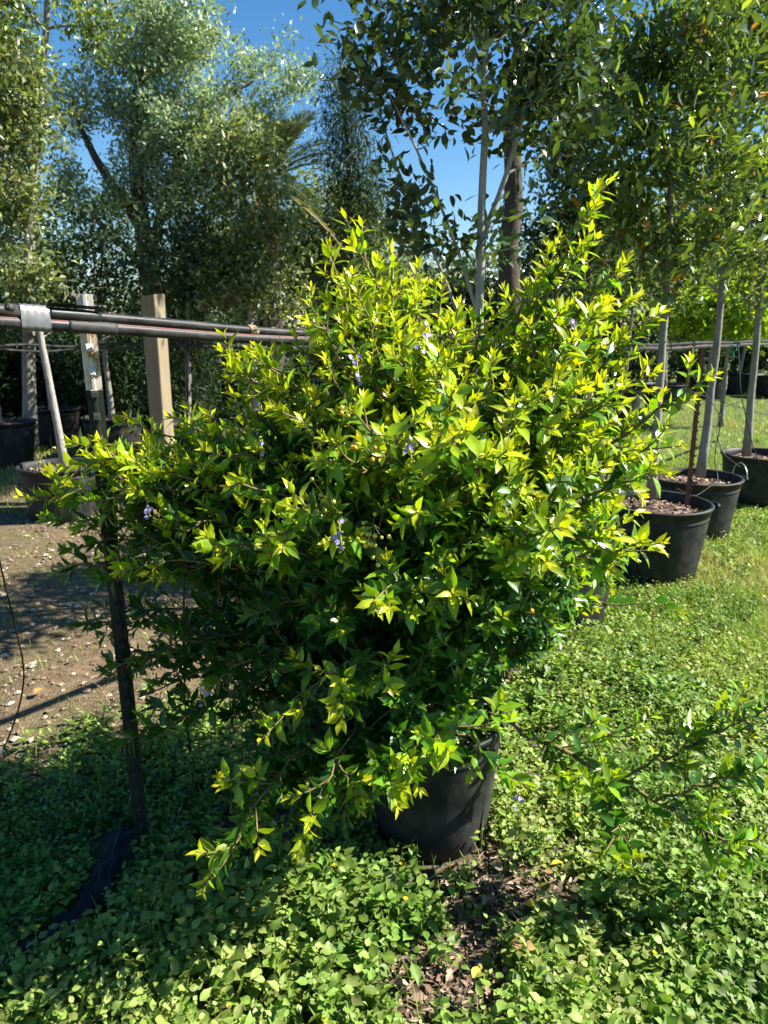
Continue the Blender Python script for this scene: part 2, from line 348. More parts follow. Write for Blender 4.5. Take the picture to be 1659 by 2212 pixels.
def plain(name, c, rough=.5, spec=.5, trans=0):
    m, nt, p, out = newmat(name); r = nd(nt, 'ShaderNodeAttribute', attribute_name='rnd')
    hs = nd(nt, 'ShaderNodeHueSaturation', ins={'Color': (*c, 1)}); mr = nd(nt, 'ShaderNodeMapRange', ins={'To Min': .7, 'To Max': 1.3}); nt.links.new(r.outputs['Fac'], mr.inputs[0]); nt.links.new(mr.outputs[0], hs.inputs['Value'])
    nt.links.new(hs.outputs[0], p.inputs['Base Color']); p.inputs['Roughness'].default_value = rough; p.inputs['Specular IOR Level'].default_value = spec; return m
M['petal'] = plain('lilac petal', (.36, .30, .60), .6, .2)
M['orange_berry'] = plain('orange berry', (.72, .33, .02), .3)
M['green_berry'] = plain('yellow green berry', (.42, .42, .05), .32)
M['yellow_flower'] = plain('yellow flower', (.85, .6, .01), .6, .2)

# ------------------------------------------------------------------ ground
def grow_axis(lo, hi, flo, fhi, step):
    a = list(np.arange(flo, fhi+1e-6, step)); s = step
    while a[-1] < hi: s *= 1.35; a.append(min(a[-1]+s, hi))
    s = step; b = [flo]
    while b[-1] > lo: s *= 1.35; b.append(max(b[-1]-s, lo))
    return np.array(b[::-1][:-1] + a)
gx = grow_axis(-300, 300, -4, 5, .06); gy = grow_axis(-60, 400, .5, 9, .06)
X, Y = np.meshgrid(gx, gy, indexing='ij'); mb = MB(); nx, ny = X.shape
i = np.arange(nx-1)[:, None]*ny; j = np.arange(ny-1)[None]
mb.add(np.stack([X, Y, gz(X, Y)], -1), [np.stack([i+j, i+ny+j, i+ny+j+1, i+j+1], -1).reshape(-1, 4)])
tag(mb.build('ground', M['ground']), 'sandy brown soil ground of the plant nursery yard', kind='structure')

# ------------------------------------------------------------------ pots
def chips(mb, n, r, z, size):
    a = R_.random(n)*2*PI; q = np.sqrt(R_.random(n))*r
    scatter(mb, [leaf_proto(1, 3, .7, .3, .3)], np.stack([q*np.cos(a), q*np.sin(a), z+R_.random(n)*.012], -1),
            np.c_[R_.normal(size=(n, 2)), R_.normal(size=n)*.35], np.c_[R_.normal(size=(n, 2))*.5, np.ones(n)], size*(.5+R_.random(n)))
def make_pot(name, label, loc, rt, h, group=None, lugs=True, gap=None, th0=0, soil_drop=.05, detail=True, hang=False):
    t = thing(name, label, 'plant pot', loc, group)
    rb = rt*.82; mb = MB()
    prof = [(rb*.96, 0), (rb, .012), (rb+(rt-rb)*.25, h*.25), (rb+(rt-rb)*.5, h*.5), (rb+(rt-rb)*.7, h*.7), (rt*.955, h*.80), (rt*.956, h*.81), (rt*.968, h*.815), (rt*.970, h*.84), (rt*.962, h*.845), (rt*.965, h*.87), (rt*.97, h*.885), (rt*.99, h*.89), (rt*.995, h*.955), (rt*1.03, h*.96), (rt*1.035, h*.985), (rt*1.015, h), (rt*.965, h*.995), (rt*.955, h*.9), (rb+(rt-rb)*.5-.006, h*.5), (rb*.9, .02)]
    ph = R_.random()*6
    lathe(mb, prof, 56 if detail else 28, gap, th0, lambda th, z: .008*np.sin(2*th+ph)*(z/h)+.004*np.sin(5*th+ph*2))
    mb.build('body', M['pot'], t)
    s = MB(); zz = h-soil_drop; rs = (rb+(rt-rb)*zz/h)-.008
    n = 24; th = np.linspace(0, 2*PI, n, endpoint=False); V = [[0, 0, zz+.012]]
    for k, q in enumerate((.5, 1.0)):
        V += [[rs*q*math.cos(a), rs*q*math.sin(a), zz+.012*(1-q)+.006*random.uniform(-1, 1)] for a in th]
    F3 = [[0, 1+k, 1+(k+1) % n] for k in range(n)]; F4 = [[1+k, 1+n+k, 1+n+(k+1) % n, 1+(k+1) % n] for k in range(n)]
    s.add(V, [F3, F4]); s.build('soil', M['soil'], t)
    if detail:
        c = MB(); chips(c, 420, rs*.97, zz+.008, .03); tag(c.build('mulch', M['mulch'], t), kind='stuff')
    if lugs:
        for sgn in (0, PI):
            a0 = th0+sgn+.25; l = MB(); P = []
            for u in np.linspace(-.16, .16, 7): P.append([(rt*1.06+.028*math.cos(u/.16*1.35))*math.cos(a0+u), (rt*1.06+.028*math.cos(u/.16*1.35))*math.sin(a0+u), h*.965])
            tube(l, P, .012, 8); l.build('handle', M['pot'], t)
    return t

pots = {}
main_c = np.array([.15, 2.10, 0.0])
pots['main'] = make_pot('nursery_pot', 'weathered black plastic pot holding the golden shrub, split at its foot', tuple(main_c), .222, .42, 'black plant pots', False, lambda z: max(0, .022*(1-z/.19)), rad(-38), .045)
trees_at = {}
def gpos(px, py): g = gnd(px, py); return g
PA = gnd(1402, 1236); PB = gnd(1488, 1150); PC = gnd(1635, 1085); PL = gnd(142, 1113)
PM = np.array([.95, 3.92, 0])
POTS = [('A', PA, .345, .49, 'wide black pot with handle lugs nearest the shrub on the right grass'),
        ('B', PB, .345, .46, 'black pot with wire bail handle, second from the shrub on the right'),
        ('C', PC, .345, .46, 'black pot at the right edge with seedlings on its soil'),
        ('L', PL, .335, .45, 'black pot with a slender pale trunk standing on the sandy left side'),
        ('M', PM, .335, .44, 'black pot half hidden behind the golden shrub'),]
for k, P, r, h, lab in POTS:
    pots[k] = make_pot('nursery_pot', lab, (P[0], P[1], 0), r, h, 'black plant pots', k in 'ABL', None, {'A': -.35, 'B': -.3, 'L': 2.6}.get(k, 0), .07)
BP = [('p4', 1525, 862, .40, .5, 'distant black pot behind the leaning right trunk'), ('p5', 1592, 851, .40, .5, 'distant black pot farthest back on the right lawn'),
      ('p7', 1432, 885, .40, .5, 'distant black pot with two stakes left of the rusty stake'), ('p8', 1340, 905, .34, .5, 'distant black pot peeping out beside the shrub foliage on the right'),
      ('p6', 1668, 858, .42, .5, 'distant black pot behind the rightmost trunk'),
      ('l1', 12, 1000, .38, .5, 'shaded black pot at the left edge behind the pale trunk pot'), ('l2', 410, 1000, .38, .5, 'shaded black pot behind the timber post'), ('l3', 250, 985, .36, .5, 'shaded black pot between metal post and timber post'), ('l4', 120, 955, .36, .48, 'shaded black pot farthest back on the left')]
for k, px, py, r, h, lab in BP:
    g = gnd(px, py); pots[k] = make_pot('nursery_pot', lab, (g[0], g[1], 0), r, h, 'black plant pots', False, None, 0, .06, False); trees_at[k] = g
# wire bail on pot B, thin wire
mb = MB(); th = np.linspace(0, PI, 18); P = np.stack([.345*1.02*np.cos(.05)+.0*th, -.12*np.cos(th), .45+.11*np.sin(th)], -1)
tube(mb, P, .004, 5); mb.build('wire_handle', M['wire'], pots['B'])

# ------------------------------------------------------------------ posts, pipes and tubes
def pline(pts): return np.array([at(*q) for q in pts])
# steel post with studs
TP = at(258, 1270, 1.93); TP = np.array([TP[0], 1.93, 0]); lean = np.array([-.012, 0.0])
t = thing('metal_post', 'studded steel post with white painted rusty head and dark green shaft', 'post', tuple(TP))
mb = MB(); Rz = Matrix.Rotation(rad(18), 3, 'Z')
H = 1.675
# T section as a prism: plate with a raised ridge in the middle, web behind
sec = .84*np.array([[-.024, 0], [-.024, -.004], [-.006, -.005], [-.004, -.011], [.004, -.011], [.006, -.005], [.024, -.004], [.024, 0], [.004, .001], [.003, .034], [-.003, .034], [-.004, .001]])
sec = sec @ np.array(Rz)[:2, :2].T; ns = len(sec); zs = np.linspace(-.1, H, 14)
V = np.concatenate([np.c_[sec, np.full(ns, z)] + np.array([lean[0]*z, lean[1]*z, 0]) for z in zs]); i = np.arange(len(zs)-1)[:, None]*ns; j = np.arange(ns)[None]; j2 = (j+1) % ns
mb.add(V, [np.stack([i+j, i+j2, i+ns+j2, i+ns+j], -1).reshape(-1, 4), [list(range((len(zs)-1)*ns, len(zs)*ns))]]); mb.build('shaft', M['tpost'], t, smooth=False)
stud = MB(); stud.add([[-.009, 0, -.010], [.009, 0, -.010], [.009, 0, .012], [-.009, 0, .012], [-.007, -.013, -.006], [.007, -.013, -.006], [.007, -.010, .004], [-.007, -.010, .004]],
    [[[0, 1, 5, 4], [1, 2, 6, 5], [2, 3, 7, 6], [3, 0, 4, 7], [4, 5, 6, 7]]]); stud_me = stud.mesh('stud', M['tpost'], False)
# studs need the post's paint by height: bake one mesh per stud from the same shape
z = 1.60
while z > .1:
    sm = MB(); v = stud.V[0] @ np.array(Rz).T + np.array([0, 0, z]) + np.array([.011*math.sin(rad(18)), -.010, 0]) + np.array([lean[0]*z, 0, 0])
    sm.add(v, [f for f in stud.F]); sm.build('stud', M['tpost'], t, smooth=False); z -= .058
bpy.data.meshes.remove(stud_me)
# timber post
WP = gnd(362, 1082); t = thing('timber_post', 'square weathered timber post standing behind the black pipes', 'post', (WP[0], WP[1], 0))
mb = MB(); c = .075; b = .006; Rw = np.array(Matrix.Rotation(rad(-20), 3, 'Z'))
sec = np.array([[-c+b, -c], [c-b, -c], [c, -c+b], [c, c-b], [c-b, c], [-c+b, c], [-c, c-b], [-c, -c+b]]) @ Rw[:2, :2].T; zs = np.linspace(-.1, 1.85, 10)
V = np.concatenate([np.c_[sec*(1+.01*math.sin(z*5)), np.full(8, z)+(.012*sec[:, 0]/c if z > 1.8 else 0)] for z in zs]); i = np.arange(9)[:, None]*8; j = np.arange(8)[None]; j2 = (j+1) % 8
mb.add(V, [np.stack([i+j, i+j2, i+8+j2, i+8+j], -1).reshape(-1, 4), [list(range(72, 80))]]); mb.build('beam', M['timber'], t, smooth=False)

def resample(P, n):
    P = np.asarray(P, float); d = np.concatenate([[0], np.cumsum(np.linalg.norm(np.diff(P, axis=0), axis=1))]); s = np.linspace(0, d[-1], n)
    Q = np.stack([np.interp(s, d, P[:, k]) for k in range(3)], -1)
    for _ in range(3): Q[1:-1] = .25*Q[:-2]+.5*Q[1:-1]+.25*Q[2:]
    return Q
lowP = [(-420, 680, 1.42), (0, 699, 1.68), (205, 709, 1.84), (363, 717, 2.02), (605, 733, 2.34), (850, 742, 2.75), (1130, 749, 3.55), (1398, 755, 4.9), (1659, 743, 7.6), (1800, 738, 10.5)]
upP = [(-420, 650, 1.42), (0, 673, 1.68), (205, 685, 1.84), (363, 695, 2.02), (543, 711, 2.25), (605, 716, 2.34), (850, 727, 2.75), (1130, 737, 3.55), (1398, 745, 4.9), (1659, 737, 7.6), (1800, 733, 10.5)]
low = resample(pline(lowP), 110); up = resample(pline(upP), 110)
low[:, 2] += .004*np.sin(np.arange(110)*.5); up[:, 2] += .004*np.sin(np.arange(110)*.37+1)
t = thing('irrigation_pipe', 'lower black irrigation pipe with faded red stripe along the shrub row', 'pipe', tuple(low[0]))
def local(o, P): return np.asarray(P)-np.array(o.location)
mb = MB(); tube(mb, local(t, low), .0150, 14); mb.build('pipe_wall', M['pipe'], t)
# stripe: a thin raised ribbon on the upper front of the pipe
T = norm(np.gradient(low, axis=0)); side = norm(np.cross(T, [0, 0, 1])); upv = np.cross(side, T); rows = []
for a in (38, 42, 46, 50): rows.append(low + .01535*(math.cos(rad(a))*side*1.0 + math.sin(rad(a))*upv))
V = np.stack(rows, 1); n = len(low); i = np.arange(n-1)[:, None]*4; j = np.arange(3)[None]
keep = np.array([[0]]); mb = MB(); mb.add(local(t, V.reshape(-1, 3)), [np.stack([i+j, i+j+1, i+4+j+1, i+4+j], -1).reshape(-1, 4)]); mb.build('stripe', M['stripe'], t)
def cut(P, px0, px1, n=16):
    x = proj(P)[0]; k = np.linspace(px0, px1, n); return np.stack([np.interp(k, x, P[:, a]) for a in range(3)], -1)
mb = MB(); tube(mb, local(t, cut(low, 143, 247)), .0166, 14); mb.build('tape_wrap', M['blacktape'], t)
# duct tape round both pipes: an oval sleeve
a_, b_ = cut(low, 42, 106), cut(up, 40, 103); mb = MB(); V = []; ns = 20
for k, (p, q) in enumerate(zip(a_, b_)):
    c = (p+q)/2; u = norm(p-q); hgap = np.linalg.norm(p-q)/2; sd_ = norm(np.cross([0.78, .62, 0], u))
    for s_ in range(ns):
        th = 2*PI*s_/ns; cc, ss = math.cos(th), math.sin(th)
        rr = .0172 + .0012*math.sin(k*1.7+s_*2.1); off = hgap*(1 if cc > 0 else -1)*min(1, abs(cc)*3)
        V.append(c + u*(off+rr*cc) + sd_*rr*ss*(1-.12*(1-min(1, abs(cc)*2.5))))
n = len(a_); i = np.arange(n-1)[:, None]*ns; j = np.arange(ns)[None]; j2 = (j+1) % ns
mb.add(local(t, V), [np.stack([i+j, i+j2, i+ns+j2, i+ns+j], -1).reshape(-1, 4)]); mb.build('duct_tape', M['ducttape'], t)
t = thing('irrigation_pipe', 'upper black irrigation pipe with split rubber sleeve and twine tie', 'pipe', tuple(up[0]))
mb = MB(); tube(mb, local(t, up), .0118, 14); mb.build('pipe_wall', M['pipe'], t)
sl = cut(up, 100, 214); mb = MB(); tube(mb, local(t, cut(up, -600, 44)), .0148, 14); mb.build('sleeve', M['pipe'], t)
mb = MB(); r = np.full(len(sl), .0150); r[-3:] = [.0145, .0135, .012]; tube(mb, local(t, sl), r, 12)
# torn flap of the rubber sleeve lying along its top
e = sl + np.array([0, 0, .0165]); f1 = e + np.array([.02, -.012, .004]); V = np.concatenate([e, f1, e+[0, 0, .003], f1+[0, 0, .003]]); n = len(e); k = np.arange(n-1)
mb.add(local(t, V), [np.stack([k, k+1, n+k+1, n+k], -1), np.stack([2*n+k, 3*n+k, 3*n+k+1, 2*n+k+1], -1)]); mb.build('rubber_sleeve', M['pipe'], t)
pl = at(18, 664, 1.655); mb = MB(); tube(mb, local(t, [pl+[0.002, .012, 0], pl+[0, 0, .0], pl+[-.001, -.004, .0005]]), [.009, .0085, .0075], 12); tube(mb, local(t, [pl+[0, -.004, 0], pl+[0, -.008, .001]]), [.003, .0025], 8); mb.build('plug', M['pipe'], t)
mb = MB(); tw = cut(up, 536, 552, 40); T = norm(np.gradient(tw, axis=0)); s_ = norm(np.cross(T, [0, 0, 1])); u_ = np.cross(s_, T); th = np.linspace(0, 10*PI, 40)[:, None]
tube(mb, local(t, tw+.0135*(np.cos(th)*s_+np.sin(th)*u_)), .0026, 5); mb.build('twine', M['twine'], t)
# back row pipes
for k, (dy, r_, lab) in enumerate(((0, .013, 'upper pipe of the back row behind the timber post'), (9, .010, 'lower pipe of the back row behind the timber post'))):
    P = resample(pline([(-300, 752+dy, 5.2), (0, 748+dy, 6.3), (120, 747+dy*1.05, 6.9), (250, 745+dy*.9, 7.5), (450, 745+dy*.4, 8.6), (700, 742+dy, 11), (860, 738+dy*.8, 14)]), 60)
    P[:, 2] += .012*np.sin(np.arange(60)*.9+k*2)
    mb = MB(); tube(mb, P, r_, 8); tag(mb.build('irrigation_pipe', M['pipe']), lab, 'pipe', 'back row pipes')
# drip tubes
def ctube(name, P, r, mat, label, cat, n=40, group=None):
    mb = MB(); tube(mb, resample(P, n), r, 6); return tag(mb.build(name, mat), label, cat, group)
t = thing('drip_tube', 'thin black drip tube with white end dangling at the left edge', 'tube', tuple(at(5, 1620, 2.42)))
mb = MB(); tube(mb, local(t, resample(pline([(-70, 690, 1.64), (-45, 950, 1.9), (-12, 1160, 2.2), (12, 1270, 2.3), (40, 1380, 2.38), (55, 1455, 2.42), (42, 1530, 2.43), (20, 1590, 2.44), (8, 1618, 2.45)]), 50)), .0032, 6); mb.build('tube_wall', M['tube'], t)
mb = MB(); q = at(7, 1624, 2.45); tube(mb, local(t, [q+[0, 0, .008], q, q-[.004, 0, .008]]), [.004, .0065, .003], 8); mb.build('end_cap', M['white'], t)
ctube('drip_tube', pline([(404, 716, 2.08), (405, 900, 2.12), (398, 1250, 2.2), (396, 1400, 2.25), (401, 1560, 2.3), (418, 1650, 2.36), (440, 1715, 2.36)]), .003, M['tube'], 'thin black drip tube hanging from the pipe behind the shrub', 'tube')
ctube('drip_tube', pline([(1595, 745, 6.3), (1600, 850, 6.1), (1625, 960, 6.2), (1640, 1000, 6.2)]), .004, M['tube'], 'black drip tube hanging into the pot at the right edge', 'tube')
ctube('drip_tube', pline([(1500, 748, 5.6), (1480, 790, 5.5), (1560, 900, 5.4), (1540, 1000, 5.35), (1556, 1035, 5.3), (1500, 1075, 4.9), (1455, 1052, 4.75)]), .0035, M['tube'], 'grey drip tube looping between the two right pots', 'tube')
ctube('drip_tube', pline([(1470, 838, 8.0), (1540, 862, 8.4), (1640, 892, 8.6), (1700, 905, 8.8)]), .006, M['tube'], 'black tube slung low behind the right trunks', 'tube')
ctube('drip_tube', pline([(1616, 862, 7.2), (1560, 880, 6.7), (1545, 930, 6.5), (1560, 980, 6.4), (1600, 1010, 6.3)]), .004, M['tube'], 'curved drip tube arching left of the rightmost trunk', 'tube')
# rusty stake
g = at(1487, 1060, 4.75); t = thing('rusty_stake', 'thin rusty toothed steel stake between the right pots', 'stake', (g[0], 4.75, 0))
mb = MB(); top = at(1490, 752, 4.75)[2]
for sx_, w_ in ((0, .030), ): box(mb, (0, 0, top/2-.05), (.030, .005, top+.1)); box(mb, (0, .014, top/2-.05), (.005, .024, top+.1))
zz = .5
while zz < top-.05: box(mb, (.016, -.002, zz), (.012, .006, .014)); zz += .055
mb.build('shaft', M['rust'], t, smooth=False)
# tie on right pipe
mb = MB(); q = at(1584, 748, 6.3); th = np.linspace(0, 2*PI, 16); tube(mb, np.stack([q[0]+.03*np.cos(th), q[1]+0*th, q[2]-.02+.03*np.sin(th)], -1), .006, 5); tube(mb, [q+[0, 0, -.04], q+[.012, -.01, -.1]], .006, 5); tag(mb.build('plastic_tie', M['tie']), 'green plastic tie looped round the right pipe', 'tie')
# crumpled black plastic strip on the ground
P = resample(np.array([gnd(275, 1830), gnd(245, 1880), gnd(215, 1960), gnd(170, 2020), (gnd(80, 2080)), gnd(0, 2130), gnd(-90, 2190)]), 60); mb = MB(); V = []; rn = np.random.default_rng(8); nw = 9
sd_ = norm(np.cross(np.gradient(P, axis=0), [0, 0, 1]))
for k in range(60):
    for q in np.linspace(-1, 1, nw):
        V.append(P[k] + sd_[k]*q*(.036+.008*math.sin(k*.6)) + np.array([0, 0, gz(P[k][0], P[k][1])+.045+.016*(1-q*q)+rn.normal()*.005+.008*math.sin(q*7+k*.4)]))
i = np.arange(59)[:, None]*nw; j = np.arange(nw-1)[None]; mb.add(V, [np.stack([i+j, i+j+1, i+nw+j+1, i+nw+j], -1).reshape(-1, 4)])
STRIP = P
tag(mb.build('plastic_strip', M['film']), 'crumpled black plastic strip lying among shaded weeds at lower left', 'plastic strip')

# ------------------------------------------------------------------ golden shrub
LEAF_HI = [leaf_proto(6, 3, w, f, c, 1.3, wv) for w, f, c, wv in ((.40, .35, .22, .0), (.44, .2, .40, .015), (.34, .55, .15, .0), (.40, .3, -.15, .012), (.38, .25, .6, .01), (.46, .4, .3, .02))]
LEAF_MD = [leaf_proto(3, 3, w, f, c) for w, f, c in ((.41, .35, .22), (.46, .2, .42), (.35, .55, .1), (.40, .3, -.15), (.38, .3, .6))]
tips = [  # sight-line and depth of every leader's tip
 (740, 450, 2.0), (700, 525, 2.12), (835, 515, 1.95), (882, 572, 2.05), (640, 622, 2.1), (935, 600, 2.2), (990, 655, 1.9), (1062, 625, 2.1), (770, 620, 1.8),
 (1332, 370, 2.0), (1282, 480, 2.05), (1368, 540, 1.95), (1205, 515, 2.2), (1165, 600, 2.1), (1388, 625, 2.0), (1440, 662, 1.95), (1310, 645, 1.8), (1245, 715, 1.72),
 (1430, 790, 1.9), (1558, 798, 1.8), (1485, 955, 1.7), (1455, 1015, 1.65), (1448, 1165, 1.6), (1340, 1140, 1.6),
 (530, 748, 2.0), (465, 745, 2.15), (575, 815, 1.8), (355, 892, 1.88), (245, 905, 2.1), (430, 965, 1.72), (140, 950, 1.9), (28, 1068, 1.78), (170, 1078, 1.75), (105, 1238, 1.9), (150, 1352, 2.0), (210, 985, 1.8), (300, 1010, 1.75), (260, 1240, 1.72),
 (985, 822, 1.55), (905, 885, 1.5), (745, 872, 1.58), (690, 945, 1.6), (825, 925, 1.45), (1010, 895, 1.48), (1135, 885, 1.6), (620, 1085, 1.45), (700, 1165, 1.4), (480, 1045, 1.6), (1185, 825, 1.6), (1290, 1000, 1.55), (1230, 1100, 1.5), (1060, 965, 1.5), (805, 1290, 1.45), (430, 1185, 1.6), (560, 1180, 1.5), (900, 1100, 1.45), (1120, 1200, 1.5), (980, 1280, 1.45), (680, 1340, 1.5), (1200, 1330, 1.6), (520, 1330, 1.6), (860, 720, 1.7), (1080, 760, 1.7), (700, 760, 1.75), (950, 740, 1.75), (1360, 820, 1.75), (1380, 960, 1.7),(1150, 1040, 1.5),
 (720, 1540, 1.5), (565, 1605, 1.52), (440, 1490, 1.65), (640, 1845, 1.42), (432, 1925, 1.38), (850, 1745, 1.5), (520, 1760, 1.45), (700, 1690, 1.5), (640, 1640, 1.55), (860, 1510, 1.55), (300, 1500, 1.8), (240, 1620, 1.75), (560, 1450, 1.6), (1020, 1430, 1.6),
 (1400, 1100, 1.9), (1380, 1200, 2.0), (1290, 1290, 2.0), (1240, 1350, 2.05), (1345, 1080, 2.2), (1300, 1190, 1.8), (1180, 1400, 2.05), (1420, 1000, 2.1), (1410, 880, 2.1),
 (300, 965, 2.0), (385, 925, 2.05), (420, 885, 2.2), (200, 1035, 1.95), (330, 1120, 1.7), (250, 1155, 1.85), (500, 860, 2.0),
 (800, 700, 2.5), (1000, 760, 2.6), (600, 900, 2.5), (1200, 800, 2.5), (1330, 900, 2.4), (480, 1000, 2.4), (900, 1000, 2.6), (700, 1050, 2.5), (1120, 1000, 2.5), (1270, 1120, 2.3), (760, 880, 2.3), (1050, 900, 2.3), (380, 1100, 2.2), (620, 1250, 2.3),
]
rs = np.random.default_rng(21)
stem_mb = MB(); shoots = []      # each shoot: path (tip last), exposure, reach of the leaves
def bez(a, b, c, n):
    t = np.linspace(0, 1, n)[:, None]; return (1-t)**2*a + 2*t*(1-t)*b + t*t*c
base0 = main_c + np.array([0, 0, .36])
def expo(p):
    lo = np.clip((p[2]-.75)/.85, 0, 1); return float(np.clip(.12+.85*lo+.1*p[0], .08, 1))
def perp(d, rs):
    v = rs.normal(size=3); v -= v.dot(d)*d; return v/np.linalg.norm(v)
def frame(d):
    a = np.cross(d, [0, 0, 1.0]); a = a/max(np.linalg.norm(a), 1e-6); return a, np.cross(a, d)
def leader(tip, b0, r0=.0085, side=True, start=.26, dens=.056, reach=.5, big=1.0, lift=None):
    v = tip-b0; horiz = np.linalg.norm(v[:2])
    ctrl = b0 + v*np.array([.38, .38, .62]) + np.array([0, 0, .10+.22*horiz if v[2] > .1 else .16+.25*horiz]) + rs.normal(size=3)*.03
    if lift is not None: ctrl = b0 + v*.5 + np.array([0, 0, lift])
    P = bez(b0, ctrl, tip, 22); P[1:-1] += rs.normal(size=(20, 3))*.006
    Ls = np.linalg.norm(np.diff(P, axis=0), axis=1).sum()
    tube(stem_mb, P, np.linspace(r0*min(1.2, .55+.5*Ls), .0016, 22), 6)
    shoots.append((P, expo(tip), reach*Ls, big))
    if not side: return P
    cum = np.concatenate([[0], np.cumsum(np.linalg.norm(np.diff(P, axis=0), axis=1))])
    s = start*Ls; az = rs.random()*6.28
    while s < Ls-.05:
        f = s/Ls; p = np.array([np.interp(s, cum, P[:, k]) for k in range(3)]); d = norm(np.array([np.interp(min(s+.03, Ls), cum, P[:, k]) for k in range(3)])-p)
        a, b = frame(d); o = math.cos(az)*a+math.sin(az)*b; az += 2.4
        Lh = (.055+.26*(1-f))*rs.uniform(.6, 1.25)
        if p[2] < .55 and v[2] > 0: Lh *= .7
        th = rad(rs.uniform(26, 52)); q = d*math.cos(th)+o*math.sin(th)
        e = p + q*Lh + np.array([0, 0, .25*Lh*rs.uniform(.2, 1.2)])
        if e[2] > .40 or v[2] < .2:
            S = bez(p, p+q*Lh*.55, e, 9); tube(stem_mb, S, np.linspace(.0028, .0011, 9), 4, False); ex = expo(e); shoots.append((S, ex, Lh*.92, big))
            if Lh > .13:
                for u in (.35, .62) if Lh < .2 else (.28, .5, .72):
                    k = int(u*8); d2 = norm(S[k+1]-S[k]); o2 = perp(d2, rs); l2 = rs.uniform(.05, .10)
                    q2 = norm(d2*.75+o2*.7+np.array([0, 0, .25])); S2 = bez(S[k], S[k]+q2*l2*.5, S[k]+q2*l2+np.array([0, 0, .02]), 6)
                    tube(stem_mb, S2, np.linspace(.0016, .0009, 6), 4, False); shoots.append((S2, expo(S2[-1]), l2*.95, big))
        s += dens*rs.uniform(.7, 1.3)
    return P
extra = [(px+rs.normal()*38, py+rs.uniform(30, 120), Y_+rs.uniform(-.12, .3)) for px, py, Y_ in tips if py < 1120 and 380 < px < 1330 and rs.random() < .6]
extra += [(rs.uniform(650, 1090), rs.uniform(640, 800), rs.uniform(1.75, 2.4)) for _ in range(22)] + [(rs.uniform(1160, 1400), rs.uniform(600, 800), rs.uniform(1.8, 2.3)) for _ in range(11)] + [(rs.uniform(480, 640), rs.uniform(740, 880), rs.uniform(1.8, 2.3)) for _ in range(6)] + [(rs.uniform(680, 860), rs.uniform(540, 660), rs.uniform(1.9, 2.2)) for _ in range(6)]
extra += [(rs.uniform(190, 560), rs.uniform(980, 1480), rs.uniform(1.62, 2.3)) for _ in range(20)]
extra += [(rs.uniform(430, 760), rs.uniform(1450, 1780), rs.uniform(1.5, 1.9)) for _ in range(10)]
extra += [(rs.uniform(500, 1250), rs.uniform(760, 1250), rs.uniform(2.55, 2.95)) for _ in range(14)]  # unseen rear branches, added to throw shade on the ground at left
extra += [(q[0], q[1], rs.uniform(1.72, 2.05)) for q in ((120, 1005), (170, 1000), (90, 1065), (205, 1095), (150, 1135), (235, 1050), (285, 985), (120, 1185), (200, 1200), (300, 1060), (80, 1120))]
extra += [(980, 1560, 1.92), (1040, 1545, 1.97), (1062, 1590, 2.0), (1000, 1500, 1.9), (1075, 1505, 2.05), (1290, 1310, 2.1), (1330, 1255, 2.1), (1250, 1300, 1.9), (1270, 1240, 2.2)]
extra = [q for q in extra if not (1055 < q[0] < 1165 and q[1] < 790)]
for k, tp in enumerate(tips+extra):
    b = base0 + np.array([rs.normal()*.055, rs.normal()*.05, 0])
    tp_ = at(*tp); leader(tp_ - norm(tp_-b)*.012, b, r0=.011 if k < len(tips) else .007)
# long low branch sweeping out to the right, with two forks; spray crossing the front of the pot
lb = leader(at(1690, 1900, 1.60), main_c+np.array([.17, -.05, .44]), .009, True, .22, .06, .9, 1.08, .05)
leader(at(1690, 1515, 1.70), lb[10], .006, True, .25, .07, .9, 1.08, .0); leader(at(1690, 1650, 1.62), lb[13], .006, True, .25, .07, .95, 1.08, .02); leader(at(1345, 1875, 1.52), lb[9], .004, True, .35, .07, .8, 1.08, .02); leader(at(1300, 1560, 1.75), lb[5], .004, False, .5, .12, .8, 1.08, .02)
for q in ((722, 1535, 1.42), (562, 1600, 1.42), (640, 1850, 1.36), (435, 1930, 1.32), (858, 1745, 1.46), (430, 1185, 1.5), (820, 1320, 1.4), (250, 1240, 1.7), (870, 1700, 1.5)): leader(at(*q), base0+np.array([-.06, -.10, .10]), .005, True, .72, .06, .4, 1.02)
leader(at(1475, 1325, 2.0), main_c+np.array([.1, 0, .5]), .006, False, reach=.45)
leader(at(1108, 1690, 1.62), at(760, 1610, 1.66), .004, True, .3, .12, .85, 1.2)
for q in ((875, 1720, 1.5), (815, 1705, 1.48), (840, 1650, 1.52), (600, 1800, 1.5), (480, 1870, 1.45)): leader(at(*q), base0+np.array([-.05, -.06, .05]), .006, True, .5, .08, .6, 1.0)
for q in ((790, 1600, 1.72), (850, 1575, 1.76), (935, 1570, 1.80), (765, 1690, 1.66), (835, 1650, 1.64), (905, 1640, 1.68), (720, 1780, 1.6), (800, 1760, 1.58)): leader(at(*q), base0+np.array([-.06, -.08, .06]), .006, True, .4, .06, .7, 1.0)

